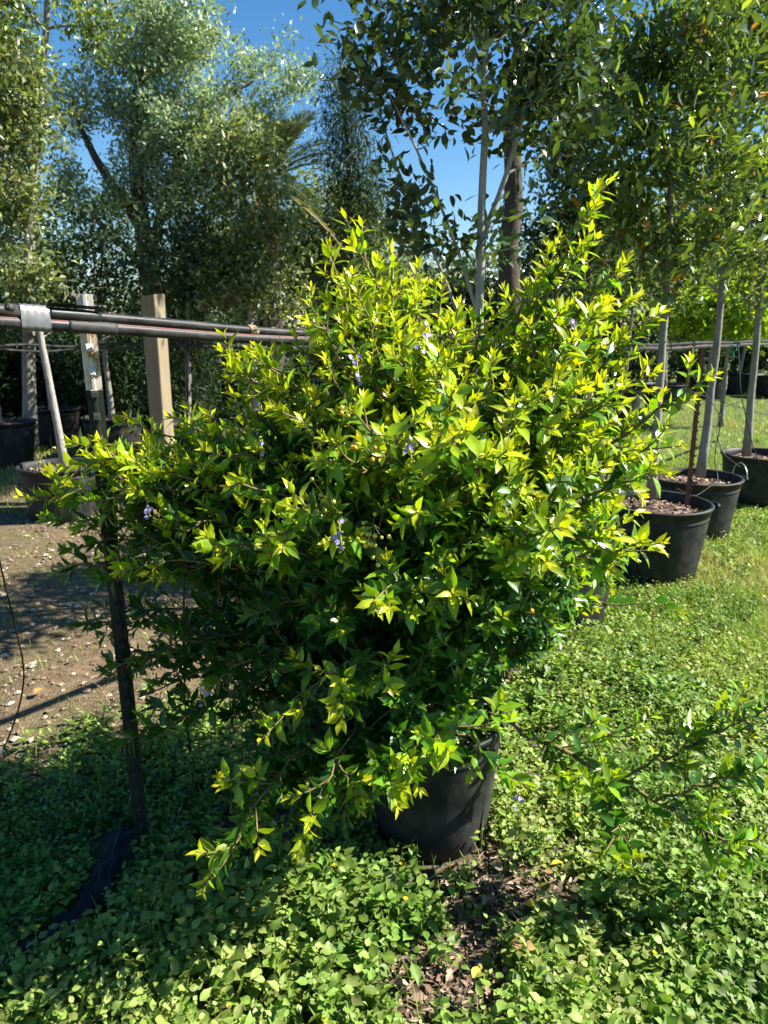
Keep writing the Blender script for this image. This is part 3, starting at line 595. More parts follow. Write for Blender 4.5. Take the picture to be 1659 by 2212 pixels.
# how open to the sky and sun each shoot tip is: young leaves in the open are golden, shaded ones stay green
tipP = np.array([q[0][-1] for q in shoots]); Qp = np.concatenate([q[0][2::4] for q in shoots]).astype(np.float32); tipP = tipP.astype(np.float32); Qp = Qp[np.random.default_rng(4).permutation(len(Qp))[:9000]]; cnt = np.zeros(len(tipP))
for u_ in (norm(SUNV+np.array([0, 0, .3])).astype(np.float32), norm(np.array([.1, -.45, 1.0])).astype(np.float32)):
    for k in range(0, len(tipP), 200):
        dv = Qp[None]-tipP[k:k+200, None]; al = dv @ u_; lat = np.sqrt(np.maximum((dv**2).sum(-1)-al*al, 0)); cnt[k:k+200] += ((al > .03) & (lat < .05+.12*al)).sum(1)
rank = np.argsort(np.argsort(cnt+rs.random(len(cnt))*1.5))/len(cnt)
# leaves on the shoots: opposite pairs, each pair turned a quarter
Lp, Ld, Ln, Ll, La = [], [], [], [], []
for si, (S, ex, reach, bigf) in enumerate(shoots):
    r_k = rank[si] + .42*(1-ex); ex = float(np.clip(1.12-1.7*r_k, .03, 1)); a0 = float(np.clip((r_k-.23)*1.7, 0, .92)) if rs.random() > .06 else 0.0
    cum = np.concatenate([[0], np.cumsum(np.linalg.norm(np.diff(S, axis=0), axis=1))]); Lt = cum[-1]
    if bigf > 1.05: a0 = .18
    elif bigf > 1.0: a0 = 0.0
    s = .004; kk = 0; vig = bigf*rs.uniform(.8, 1.15); phase = rs.random()*PI; step = rs.uniform(.0135, .0195)*bigf
    ly = (.085 if bigf > 1.0 else .04 + .085*ex*rs.uniform(.5, 1.35)) if bigf < 1.05 else .11
    while s < reach:
        p = np.array([np.interp(Lt-s, cum, S[:, k]) for k in range(3)]); d = norm(np.array([np.interp(Lt-max(s-.02, 0)+.001, cum, S[:, k]) for k in range(3)]) - np.array([np.interp(Lt-s-.015, cum, S[:, k]) for k in range(3)]))
        a, b = frame(d); ang = phase + kk*PI/2
        for sg in (0, PI):
            if kk > 3 and rs.random() < .36: continue
            o = math.cos(ang+sg)*a + math.sin(ang+sg)*b
            op = rad(22 + 34*min(1, kk/3) + rs.normal()*11)
            D = d*math.cos(op)+o*math.sin(op) + rs.normal(size=3)*.10; D = D + np.array([0, 0, .12 if kk < 3 else -.05])
            N = d*.85 - o*.35 + np.array([0, 0, .55]) + rs.normal(size=3)*.18
            size = .048*vig*min(1, .45+.2*kk)*rs.uniform(.62, 1.3)
            Lp.append(p+o*.002); Ld.append(D); Ln.append(N); Ll.append(size)
            if kk > 4 and rs.random() < .006: Ll[-1] *= .8; Ld[-1] = Ld[-1]+np.array([0, 0, -1.2])
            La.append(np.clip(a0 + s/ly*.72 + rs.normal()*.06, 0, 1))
        s += step*(1 if kk > 0 else .6); kk += 1
Lp, Ld, Ln, Ll, La = map(np.array, (Lp, Ld, Ln, Ll, La))
# keep leaves out of the pot wall and the earth
rr = np.hypot(Lp[:, 0]-main_c[0], Lp[:, 1]-main_c[1]); ok = ~((rr < .25) & (Lp[:, 2] < .40)) & (Lp[:, 2] > .04)
Lp, Ld, Ln, Ll, La = (q[ok] for q in (Lp, Ld, Ln, Ll, La)); Ld = norm(Ld)
print('shrub leaves', len(Lp))

def pick_big(P, D, N, L, count, cell):
    c = P + D*L[:, None]*.5; px, py, z = proj(c); view = norm(np.array([0, 0, CAMH])-c)
    Nn = norm(N-(N*D).sum(-1, keepdims=True)*D); area = (L/z)**2*(np.abs((Nn*view).sum(-1))+.15)
    ins = (px > 5) & (px < 1654) & (py > 5) & (py < 2207) & (z > .3)
    key = (px//cell).astype(int)*1000 + (py//cell).astype(int); order = np.lexsort((z, key)); first = np.ones(len(order), bool); first[1:] = key[order][1:] != key[order][:-1]
    front = np.zeros(len(P), bool); front[order[first]] = True
    cand = np.where(ins & front)[0]; return cand[np.argsort(-area[cand])][:count]
big = pick_big(Lp, Ld, Ln, Ll, 300, 16)
shrub = thing('golden_shrub', 'bushy golden shrub with bright yellow shoot tips in the split black pot', 'shrub', tuple(main_c))
off = np.array(main_c)
for q in range(len(stem_mb.V)): stem_mb.V[q] = stem_mb.V[q]-off
stem_mb.build('stem', M['stem'], shrub)
mask = np.ones(len(Lp), bool); mask[big] = False
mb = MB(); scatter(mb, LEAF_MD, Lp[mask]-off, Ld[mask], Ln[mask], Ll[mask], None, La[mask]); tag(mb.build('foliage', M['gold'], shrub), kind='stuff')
def leaf_parts(parent, protos, mat, P, D, N, L, A, off, ages=8):
    cache = {}
    D = norm(D); N = norm(N-(N*D).sum(-1, keepdims=True)*D); X = np.cross(D, N)
    for k in range(len(P)):
        v = random.randrange(len(protos)); a = int(round(A[k]*(ages-1))); r = random.randrange(4); key = (v, a, r)
        if key not in cache:
            mb = MB(); pr = protos[v]; mb.add(pr['V'], [pr['T'], pr['Q']], pr['uv'], age=a/(ages-1), rnd=.12+.25*r); cache[key] = mb.mesh('leaf', mat)
        o = link('leaf', cache[key], parent); p = P[k]-off; s = L[k]
        o.matrix_local = Matrix(((X[k][0]*s, D[k][0]*s, N[k][0]*s, p[0]), (X[k][1]*s, D[k][1]*s, N[k][1]*s, p[1]), (X[k][2]*s, D[k][2]*s, N[k][2]*s, p[2]), (0, 0, 0, 1)))
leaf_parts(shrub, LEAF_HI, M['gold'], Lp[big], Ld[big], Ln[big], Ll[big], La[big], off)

# flowers and berries, hung on the front-most shoots near their sight-lines
lc = Lp + Ld*Ll[:, None]*.5; lpx, lpy, lz = proj(lc)
def front_point(px, py, rpx=28, lift=.015):
    d = np.hypot(lpx-px, lpy-py); m = np.where(d < rpx)[0]
    if not len(m): return lc[np.argmin(d)] + np.array([0, -.01, -.01])
    Yd = lc[m][np.argmin(lz[m])][1]; return at(px, py, Yd-lift)
def ico(mb, c, r, rnd):
    t = (1+5**.5)/2; V = norm(np.array([[-1, t, 0], [1, t, 0], [-1, -t, 0], [1, -t, 0], [0, -1, t], [0, 1, t], [0, -1, -t], [0, 1, -t], [t, 0, -1], [t, 0, 1], [-t, 0, -1], [-t, 0, 1]]))
    F = [[0, 11, 5], [0, 5, 1], [0, 1, 7], [0, 7, 10], [0, 10, 11], [1, 5, 9], [5, 11, 4], [11, 10, 2], [10, 7, 6], [7, 1, 8], [3, 9, 4], [3, 4, 2], [3, 2, 6], [3, 6, 8], [3, 8, 9], [4, 9, 5], [2, 4, 11], [6, 2, 10], [8, 6, 7], [9, 8, 1]]
    mb.add(V*np.asarray(r)+c, [F], rnd=rnd)
PETAL = leaf_proto(1, 3, .95, .2, .2)
for px, py, nfl, ln in ((770, 795, 7, .06), (925, 715, 3, .03), (882, 975, 4, .03), (732, 1157, 5, .05), (436, 1497, 4, .05), (1117, 1722, 5, .03), (316, 1100, 6, .03), (1232, 705, 3, .02), (905, 750, 2, .03), (560, 960, 2, .03), (120, 965, 0, .10)):
    p = front_point(px, py); fl = MB(); stem = MB(); P = np.array([p+[0, 0.01, .5*ln], p+[.003, 0, 0], p+[.008, -.006, -.6*ln]])
    if nfl == 0: P = np.array([p+[0, 0, .0], p+[-.03, -.01, -.015], p+[-.05, -.02, -.06]])
    tube(stem, resample(P-off, 8), .0011, 4)
    for q in range(10):
        c = P[0]+(P[-1]-P[0])*q/9; ico(stem, c-off+rs.normal(size=3)*.003, .0022, .6)
    g = stem.build('flower_stalk', M['green_berry'], shrub)
    for q in range(nfl):
        c = P[0]+(P[-1]-P[0])*rs.random() + rs.normal(size=3)*.007 + np.array([0, -.006, 0]); ax = norm(np.array([rs.normal()*.5, -1, .3+rs.normal()*.4])); a, b = frame(ax)
        th = np.arange(5)*2*PI/5+rs.random(); dd = np.cos(th)[:, None]*a+np.sin(th)[:, None]*b+ax*.25
        scatter(fl, [PETAL], np.repeat((c-off)[None], 5, 0), dd, np.repeat(ax[None], 5, 0), .0065, None, .5)
    if nfl: fl.build('flower_cluster', M['petal'], shrub)
for px, py, nb, mt, sp in ((440, 820, 2, 'orange_berry', 8), (804, 988, 2, 'orange_berry', 7), (806, 1165, 9, 'green_berry', 20), (700, 1105, 7, 'green_berry', 22), (1146, 1320, 1, 'orange_berry', 2), (745, 880, 2, 'orange_berry', 8), (770, 965, 2, 'orange_berry', 8), (800, 1200, 4, 'green_berry', 10), (1000, 1190, 3, 'green_berry', 10)):
    b = MB(); st_ = MB(); p0 = front_point(px, py); tops = p0+[0, .01, .03]
    for q in range(nb):
        c = p0 + np.array([rs.normal()*sp/1000, rs.normal()*.004, rs.normal()*sp/800]); ico(b, c-off, np.array([.0052, .0052, .0056])*rs.uniform(.85, 1.15), rs.random()); tube(st_, [tops-off, c-off], .0007, 3, False)
    o = tag(b.build('berry_cluster', M[mt], shrub), kind='stuff' if nb > 1 else None); st_.build('berry_stalk', M['twig'], o)

# ------------------------------------------------------------------ trees
L4 = [leaf_proto(1, 3, w, f, c) for w, f, c in ((.5, .3, .3), (.42, .4, .1))]
LNAR = [leaf_proto(1, 3, w, f, c) for w, f, c in ((.30, .3, .3), (.26, .4, -.1))]
LOAK = [leaf_proto(2, 3, w, f, c) for w, f, c in ((.34, .3, .3), (.30, .4, -.1), (.38, .2, .5))]
LNEED = [leaf_proto(1, 3, .12, .2, .2)]
LTREE = [leaf_proto(3, 3, w, f, c) for w, f, c in ((.46, .3, .25), (.42, .45, .1), (.5, .2, .4))]

def ell_points(ells, n, rg, shell=.55):
    vol = np.array([e[3]*e[4]*e[5] for e in ells]); k = rg.choice(len(ells), n, p=vol/vol.sum()); E = np.array(ells)
    d = norm(rg.normal(size=(n, 3))); r = (shell**3+(1-shell**3)*rg.random(n))**(1/3)
    r = np.where(rg.random(n) < .25, r*rg.random(n), r)
    return E[k, :3] + d*r[:, None]*E[k, 3:6]
def tree(name, label, cat, trunk, r0, ells, nclus, nleaf, lsize, crad, protos, mat, barkmat, seed, group=None, age=(.5, .3), limbs=(), upright=0.0, parts=0, droop=0.0, rtip=None, hole=.0, baseloc=None):
    rg = np.random.default_rng(seed); trunk = resample(trunk, 16); off = np.array([trunk[0][0], trunk[0][1], 0.0])
    t = thing(name, label, cat, tuple(off), group)
    W = MB(); n = len(trunk); rt = r0*(1-.72*np.linspace(0, 1, n)**1.1); rt[0] *= 1.25; rt[1] *= 1.08
    jit = rg.normal(size=(n, 3))*r0*.12; jit[0] = 0
    tube(W, trunk+jit-off, rt, 10 if r0 > .03 else 7)
    nodes = [trunk[int(n*.35):]]; nr = [rt[int(n*.35):]]
    for lp in limbs:
        Lm = resample(lp, 10); rl = r0*.5*(1-.75*np.linspace(0, 1, 10)); tube(W, Lm-off+rg.normal(size=(10, 3))*r0*.1, rl, 7); nodes.append(Lm[2:]); nr.append(rl[2:])
    nodes = np.concatenate(nodes); nr = np.concatenate(nr)
    C = ell_points(ells, nclus, rg)
    if hole: C = C[vnoise(C[:, 0]+C[:, 1]*.7, C[:, 2]+seed*3.1, 1.0/hole) > .36]
    C = C[np.argsort(np.min(np.linalg.norm(C[:, None]-trunk[None], axis=2), axis=1))]
    axes = []
    for c in C:
        dv = nodes-c; d = np.linalg.norm(dv, axis=1) + np.maximum(0, dv[:, 2]+.05)*1.5
        k = int(np.argmin(d)); a = nodes[k]; ln = np.linalg.norm(c-a); ra = max(min(nr[k]*.62, .012+ln*.02), .0022*max(1, lsize/.06))
        mid = a+(c-a)*.5+np.array([0, 0, -.08*ln+upright*.1*ln])+rg.normal(size=3)*.06*ln
        S = bez(a, mid, c, 5); tube(W, S-off, np.linspace(ra, ra*.4, 5), 5 if ra > .012 else 4, False)
        nodes = np.concatenate([nodes, S[1:]]); nr = np.concatenate([nr, np.linspace(ra, ra*.4, 5)[1:]]); axes.append(norm(c-a))
    W.build('trunk', barkmat, t)
    axes = np.array(axes); m = max(1, nleaf//len(C)); P = np.repeat(C, m, 0); ax = np.repeat(axes, m, 0)
    tt = rg.random(len(P)); P = P + ax*((tt-.6)*crad*2.2)[:, None] + rg.normal(size=P.shape)*crad*.45*np.array([1, 1, .8])
    D = norm(ax*.5 + rg.normal(size=P.shape)*.75 + np.array([0, 0, upright-droop])); N = rg.normal(size=P.shape)*.6+np.array([0, 0, .9])
    L = lsize*rg.uniform(.65, 1.25, len(P)); cl_age = np.repeat(rg.normal(size=len(C))*.16, m); A = np.clip(age[0]+cl_age+rg.normal(size=len(P))*age[1]*.6, 0, 1)
    A = np.where(rg.random(len(P)) < .012, 1.0, np.minimum(A, .93))
    keepz = P[:, 2] > .08; P, D, N, L, A = P[keepz], D[keepz], N[keepz], L[keepz], A[keepz]
    cr = MB()
    if parts:
        b = pick_big(P, D, N, L, parts, 14); leaf_parts(t, LEAF_HI[:4], mat, P[b], D[b], N[b], L[b], A[b], off, 5); mk = np.ones(len(P), bool); mk[b] = False; P, D, N, L, A = P[mk], D[mk], N[mk], L[mk], A[mk]
    scatter(cr, protos, P-off, D, N, L, None, A); tag(cr.build('crown', mat, t), kind='stuff')
    return t
def E(px, py, Y, rx, ry, rd=None):
    c = at(px, py, Y); k = ppm(Y); return [*c, rx/k, rd if rd else rx/k*.8, ry/k]
def G(px, Y, z=0.0):
    p = at(px, 760, Y); return np.array([p[0], Y, z])
def TR(px0, Y, pts): return np.array([G(px0, Y)] + [at(a, b, Y) for a, b in pts])

# potted trees of the rows
def TP_(k, P, pts, Y, z=.36):
    return np.array([[P[0], P[1], z]] + [at(a, b, Y) for a, b in pts])
YA = PA[1]; YB = PB[1]; YC = PC[1]; YL = PL[1]
tree('oak_tree', 'young oak with grey trunk in the pot nearest the shrub on the right', 'tree', np.array([at(1407, 1075, YA)]+[at(a, b, YA) for a, b in ((1413, 1000), (1425, 850), (1437, 700), (1445, 520), (1452, 300), (1475, 90), (1490, -80))]), .030,
     [E(1400, 260, YA, 190, 220), E(1330, 450, YA, 120, 130), E(1490, 80, YA, 150, 130), E(1430, 560, YA, 140, 80), E(1560, 330, YA, 110, 180)], 220, 5400, .088, .17, LOAK, M['olive'], M['bark_mid'], 31, 'young oaks in pots', (.42, .4), upright=.45, hole=.45)
tree('oak_tree', 'young oak with leaning trunk in the pot with wire bail handle', 'tree', np.array([at(1512, 1030, YB)]+[at(a, b, YB) for a, b in ((1520, 960), (1540, 820), (1553, 690), (1568, 550), (1585, 300), (1600, 60), (1605, -60))]), .033,
     [E(1560, 240, YB, 150, 230), E(1580, 480, YB, 120, 120), E(1620, 90, YB, 120, 150)], 165, 4500, .088, .18, LOAK, M['olive'], M['bark_mid'], 32, 'young oaks in pots', (.46, .4), upright=.4, hole=.5)
tree('oak_tree', 'young oak with straight trunk in the pot at the right edge', 'tree', np.array([at(1612, 985, YC)]+[at(a, b, YC) for a, b in ((1616, 920), (1628, 800), (1637, 690), (1645, 520), (1655, 250), (1660, -40))]), .034,
     [E(1650, 300, YC, 130, 260), E(1640, 560, YC, 110, 110), E(1720, 200, YC, 140, 200)], 150, 4300, .088, .19, LOAK, M['olive'], M['bark_mid'], 33, 'young oaks in pots', (.5, .4), upright=.4, hole=.5)
tree('potted_tree', 'slender pale trunked tree in the pot on the sandy left side', 'tree', np.array([at(143, 1030, YL)]+[at(a, b, YL) for a, b in ((135, 980), (112, 850), (88, 725), (68, 620), (50, 450), (40, 250), (38, 80))]), .034,
     [E(45, 330, YL, 85, 190), E(60, 520, YL, 85, 120), E(20, 180, YL, 80, 110), E(110, 600, YL, 60, 60)], 170, 5200, .066, .17, L4, M['grey'], M['bark_grey'], 34, None, (.55, .4), upright=.1, hole=.3)
YM = PM[1]
mt = tree('evergreen_tree', 'multi stemmed pale trunked evergreen with large dark leaves behind the shrub', 'tree', np.array([[.74, YM, .36]]+[at(a, b, YM) for a, b in ((1032, 900), (1030, 720), (1040, 560), (1046, 400), (1042, 250), (1050, 80), (1060, -120))]), .034,
     [E(905, 110, YM, 170, 150, .5), E(1080, 70, YM, 190, 130, .55), E(1010, 230, YM, 150, 60, .5), E(835, 260, YM, 60, 150, .3), E(890, 460, YM, 80, 70, .35), E(760, 110, YM, 50, 90, .3), E(1095, 470, YM, 45, 110, .3), E(1190, 210, YM, 110, 140, .45), E(990, 540, YM, 80, 50, .3)], 230, 3300, .074, .13, LTREE, M['dark'], M['bark_grey'], 35, None, (.35, .35),
     limbs=[np.array([[.85, YM, .38], at(1060, 800, YM), at(1005, 560, YM), at(960, 440, YM), at(900, 320, YM-.1), at(840, 200, YM-.15)]), np.array([[.80, YM+.05, .38], at(1010, 760, YM+.1), at(985, 620, YM+.1), at(930, 520, YM+.1), at(855, 400, YM+.15), at(820, 250, YM+.2)]), np.array([at(1040, 520, YM), at(1090, 400, YM), at(1130, 250, YM), at(1175, 60, YM)])], upright=.1, parts=300, hole=.25)
# trees of the background
YT = 15.0
tree('broadleaf_tree', 'large blue green tree with dark forked trunk on the left', 'tree', TR(338, YT, [(335, 705), (322, 580), (302, 480), (285, 360), (300, 200), (330, 20)]), .24,
     [E(340, 60, YT, 150, 110), E(440, 140, YT, 110, 90), E(590, 175, YT, 100, 60), E(500, 60, YT, 60, 60), E(250, 240, YT, 120, 120), E(420, 300, YT, 170, 110), E(210, 420, YT, 100, 100), E(560, 260, YT, 90, 60), E(330, 420, YT, 110, 60), E(420, 440, YT, 90, 60)], 520, 38000, .10, .30, LTREE[:1]+L4, M['blue'], M['bark_dark'], 41, None, (.4, .4),
     droop=-.3, limbs=[np.array([at(322, 580, YT), at(345, 470, YT), at(380, 340, YT), at(430, 220, YT), at(540, 180, YT)]), np.array([at(302, 480, YT), at(240, 400, YT), at(190, 310, YT), at(150, 200, YT)]), np.array([at(335, 640, YT), at(300, 560, YT-.5), at(230, 490, YT-.5), at(170, 440, YT-.5)])], hole=.55)
tree('broadleaf_tree', 'loose yellowish tree at the upper left corner', 'tree', TR(40, 9.5, [(60, 600), (75, 300), (100, 60), (110, -100)]), .09,
     [E(80, 70, 9.5, 150, 110), E(10, 200, 9.5, 90, 110), E(170, 130, 9.5, 70, 90)], 150, 7000, .085, .24, L4, M['olive'], M['bark_mid'], 42, None, (.6, .4), hole=.7)
tree('nursery_tree', 'slim olive green tree standing left behind the shrub top', 'tree', TR(548, 8.5, [(545, 700), (532, 590), (527, 450), (525, 330)]), .045,
     [E(545, 510, 8.5, 105, 120), E(530, 370, 8.5, 90, 90), E(560, 625, 8.5, 100, 55), E(480, 600, 8.5, 60, 70)], 170, 7000, .085, .21, L4, M['grey'], M['bark_grey'], 43, None, (.6, .4))
tree('weeping_tree', 'thin dark weeping tree rising against blue sky at centre', 'tree', TR(770, 11, [(765, 600), (755, 400), (745, 250), (735, 130)]), .06,
     [E(745, 250, 11, 40, 130), E(775, 420, 11, 55, 130), E(720, 330, 11, 22, 150), E(800, 350, 11, 25, 150)], 210, 9000, .10, .26, LNEED+[leaf_proto(1, 3, .2, .2, .3)], M['needle'], M['bark_dark'], 44, None, (.6, .4), droop=.7)
tree('broadleaf_tree', 'grey brown shaded bushy tree below the weeping tree', 'tree', TR(720, 14, [(720, 700), (725, 520), (730, 430)]), .10,
     [E(720, 490, 14, 110, 100), E(790, 560, 14, 100, 90), E(640, 560, 14, 90, 110)], 170, 11000, .12, .4, L4, M['grey'], M['bark_dark'], 45, None, (.45, .5))
tree('big_tree', 'tall tree with thick dark rough trunk right of centre', 'tree', TR(1095, 8.0, [(1098, 700), (1104, 480), (1110, 280), (1118, 60), (1125, -150)]), .15,
     [E(1150, -120, 8.0, 260, 110), E(1270, 110, 8.0, 90, 110), E(980, -60, 8.0, 160, 90), E(1170, 330, 8.0, 70, 60)], 160, 8000, .09, .25, L4, M['dark'], M['bark_dark'], 46, None, (.5, .4), hole=.8)
tree('oak_tree', 'shaded dark oak between thick trunk and right hand oaks', 'tree', TR(1275, 9.0, [(1272, 700), (1266, 480), (1255, 330), (1245, 150)]), .07,
     [E(1230, 330, 9, 100, 150), E(1200, 500, 9, 90, 100), E(1290, 470, 9, 90, 110), E(1260, 150, 9, 110, 110), E(1150, 560, 9, 60, 60)], 240, 11000, .08, .22, L4, M['dark'], M['bark_dark'], 47, None, (.5, .4), hole=.8)
tree('conifer', 'dense dark conifer beside the timber post', 'tree', TR(395, 10, [(392, 800), (388, 650), (385, 480)]), .09,
     [E(392, 600, 10, 70, 120), E(400, 720, 10, 85, 130), E(390, 830, 10, 80, 80)], 260, 16000, .12, .24, LNEED, M['needle'], M['bark_dark'], 48, None, (.3, .4))
tree('sapling', 'bright yellow green backlit sapling beyond the right pots', 'tree', TR(1575, 12, [(1575, 720), (1572, 640), (1570, 580)]), .04,
     [E(1570, 650, 12, 110, 55), E(1500, 690, 12, 80, 40), E(1640, 690, 12, 80, 45)], 90, 3600, .13, .3, LTREE, M['bright'], M['bark_mid'], 49, None, (.5, .4))
# trees of the far pots
far_labels = {'p4': 'small tree in the distant pot behind the leaning right trunk', 'p5': 'small tree in the distant pot farthest back on the lawn', 'p7': 'small tree in the distant pot left of the rusty stake', 'p8': 'small tree in the distant pot beside the shrub foliage', 'p6': 'small tree in the distant pot behind the rightmost trunk', 'l1': 'small shaded tree in the left edge pot', 'l2': 'small shaded tree in the pot behind the timber post', 'l3': 'small shaded tree in the pot between the two posts', 'l4': 'small shaded tree in the farthest left pot'}
for q, (k, g) in enumerate(trees_at.items()):
    x, y = g[0], g[1]; hh_ = 2.6 if k[0] == 'l' else 3.4; kx = .1*math.sin(q*2.3)
    tree('nursery_tree', far_labels[k], 'tree', np.array([[x, y, .4], [x+kx*.5, y, 1.0], [x+kx, y, 1.8], [x+kx*1.4, y, hh_]]), .04,
         [[x+kx, y, hh_*.78, .75, .75, hh_*.28], [x+kx, y, hh_, .6, .6, .7]], 80, 3200, .085, .22, L4, M['needle'] if k[0] == 'l' else M['olive'], M['bark_mid'], 60+q, 'small trees in distant pots', (.5, .4))
# belt of dense trees closing the view
belt = [(-160, 17, 560, 'leftmost'), (30, 19, 640, ''), (190, 22, 690, ''), (330, 24, 660, ''), (520, 18, 520, ''), (700, 20, 560, ''), (870, 22, 570, ''), (1020, 20, 600, ''), (1180, 19, 610, ''), (1330, 20, 480, ''), (1480, 21, 420, ''), (1620, 20, 440, ''), (1780, 19, 380, '')]
bl = ['dense belt tree closing the view at the far left edge', 'low dark belt tree behind the left edge pot', 'low dark belt tree behind the metal post', 'low dark belt tree behind the timber post', 'tall belt tree behind the slim olive tree', 'belt tree behind the grey brown bushy tree', 'belt tree hidden mostly by the shrub top', 'belt tree behind the pale evergreen trunk', 'belt tree behind the thick dark trunk', 'belt tree behind the dark oak', 'belt tree behind the leaning oak trunk', 'belt tree behind the right edge oak', 'belt tree beyond the right edge']
for q, (px, Yb, top, _) in enumerate(belt):
    k = ppm(Yb); bot = 830; hgt = (bot-top)/2
    tree('belt_tree', bl[q], 'tree', TR(px, Yb, [(px, 720), (px+8, (top+720)/2), (px, top)]), .14,
         [E(px, (top+700)/2, Yb, 105, (760-top)/2, 1.3), E(px+20, 760, Yb, 110, 60, 1.2)], 150, 9000, .17, .5, L4, M['needle'] if q < 5 else (M['dark'] if q % 3 else M['grey']), M['bark_dark'], 80+q, 'belt of trees behind the yard', (.35, .5))  # left belt trees take darker leaves, putting the shade there into colour
for q, (px, Yb, top, lab) in enumerate(((-40, 11.5, 700, 'dark hedge shrub at the left edge below the back pipes'), (95, 12, 720, 'dark hedge shrub behind the pale leaning trunk'), (225, 11.5, 740, 'dark hedge shrub between pale trunk and timber post'), (330, 12.5, 730, 'dark hedge shrub right behind the timber post'), (520, 12, 700, 'dark hedge shrub behind the left shoulder of the golden shrub'))):
    tree('hedge_shrub', lab, 'shrub', TR(px, Yb, [(px, 860), (px+5, 800), (px, top)]), .05, [E(px, (top+900)/2, Yb, 85, (900-top)/2, .8), E(px+10, 880, Yb, 85, 45, .8)], 150, 8000, .10, .26, L4, M['needle'], M['bark_dark'], 120+q, 'dark hedge on the left', (.4, .5))  # hedge leaf colour darkened to stand for the shade under the trees
# palms
def palm(label, base, crown, nfr, flen, seed, dead=5):
    rg = np.random.default_rng(seed); t = thing('palm_tree', label, 'palm', (base[0], base[1], 0), 'palms'); off = np.array([base[0], base[1], 0.0])
    W = MB(); P = resample([base, (base+crown)/2, crown], 10); tube(W, P-off, np.linspace(.22, .17, 10), 10); W.build('trunk', M['bark_dark'], t)
    for f in range(nfr):
        az = f*2.4+rg.normal()*.2; isd = f < dead; el = rad(-35+rg.normal()*12) if isd else rad(rg.uniform(5, 75)); Lf = flen*rg.uniform(.8, 1.1)
        h = np.array([math.cos(az), math.sin(az), 0]); d0 = h*math.cos(el)+np.array([0, 0, math.sin(el)])
        e = crown+d0*Lf+np.array([0, 0, -.45*Lf*math.cos(el)]); S = bez(crown, crown+d0*Lf*.6, e, 26); F = MB(); tube(F, S-off, np.linspace(.022, .005, 26), 5, False, .5, .9 if isd else .6)
        T = norm(np.gradient(S, axis=0)); sd_ = norm(np.cross(T, [0, 0, 1.0])); upv = np.cross(sd_, T)
        pos, D, N, L = [], [], [], []
        for u in np.linspace(.14, .99, 46):
            k = min(24, int(u*25)); w = u*25-k; p = S[k]*(1-w)+S[k+1]*w
            for sg in (-1, 1):
                pos.append(p); D.append(sd_[k]*sg*.8+T[k]*.75+upv[k]*.25+rg.normal(size=3)*.06); N.append(upv[k]); L.append(flen*.24*math.sin(PI*min(1, .2+u*.75))**.7)
        scatter(F, [leaf_proto(1, 3, .075, .3, .35)], np.array(pos)-off, np.array(D), np.array(N), np.array(L), None, .95 if isd else .4+.2*rg.random()); F.build('frond', M['palm'], t)
palm('feathery palm rising behind the slim olive tree', G(585, 12), at(575, 395, 12), 28, 1.5, 91, 3)
palm('palm with fronds reaching in at the left edge', G(-60, 10.5), at(-60, 260, 10.5), 20, 1.5, 92, 2)

# ------------------------------------------------------------------ ground cover, grass, gravel, litter
rg = np.random.default_rng(77)
pot_list = [(o.location.x, o.location.y, o.children[0].dimensions.x*.41) for o in pots.values()]
def clear_pots(x, y, m=0.0):
    ok = np.ones(len(x), bool)
    for a, b, r in pot_list: ok &= np.hypot(x-a, y-b) > r+m
    return ok
def strip_d(x, y): return np.min(np.hypot(x[:, None]-STRIP[None, :, 0], y[:, None]-STRIP[None, :, 1]), axis=1)
s1, s2, s3 = gnd(1085, 1950), gnd(960, 2130), gnd(650, 1800)
def soil_patch(x, y):
    d = np.minimum(np.hypot((x-s1[0])/.25, (y-s1[1])/.19), np.hypot((x-s2[0])/.24, (y-s2[1])/.17)); d = np.minimum(d, np.hypot((x-s3[0])/.22, (y-s3[1])/.16))
    return d + (vnoise(x, y, 9.0)-.5)*1.0
def cover(x, y):
    edge = 2.52+np.clip((x+1.46)*.95, -.6, 1.0)+(vnoise(x, y, 3.0)-.5)*.7
    edge = np.where(x > .55, 3.7-(x-.55)*.75+(vnoise(x, y, 2.0)-.5)*1.0, edge)
    row = (x > .3) & (y < 6.5) & (np.abs(x-.65*(y-2.0)) < .55+.5*vnoise(x, y, 1.5)); edge = np.where(row, 6.5, edge)
    d = np.clip((edge-y)/.35, 0, 1)*np.clip((soil_patch(x, y)-.75)/.4, .04, 1)
    d = d*np.where(vnoise(x+5, y+2, 5.0) < .27, .2, 1.0)
    return np.where(strip_d(x, y) < .05, .12*d, d)
n = 150000; y = .95+ (rg.random(n)**1.35)*5.2; hw = .62*y+.35; x = (rg.random(n)*2-1)*hw
k = rg.random(n) < cover(x, y)*np.clip(1.25-.22*(y-1), .4, 1); x, y = x[k], y[k]; k = clear_pots(x, y, .012); x, y = x[k], y[k]
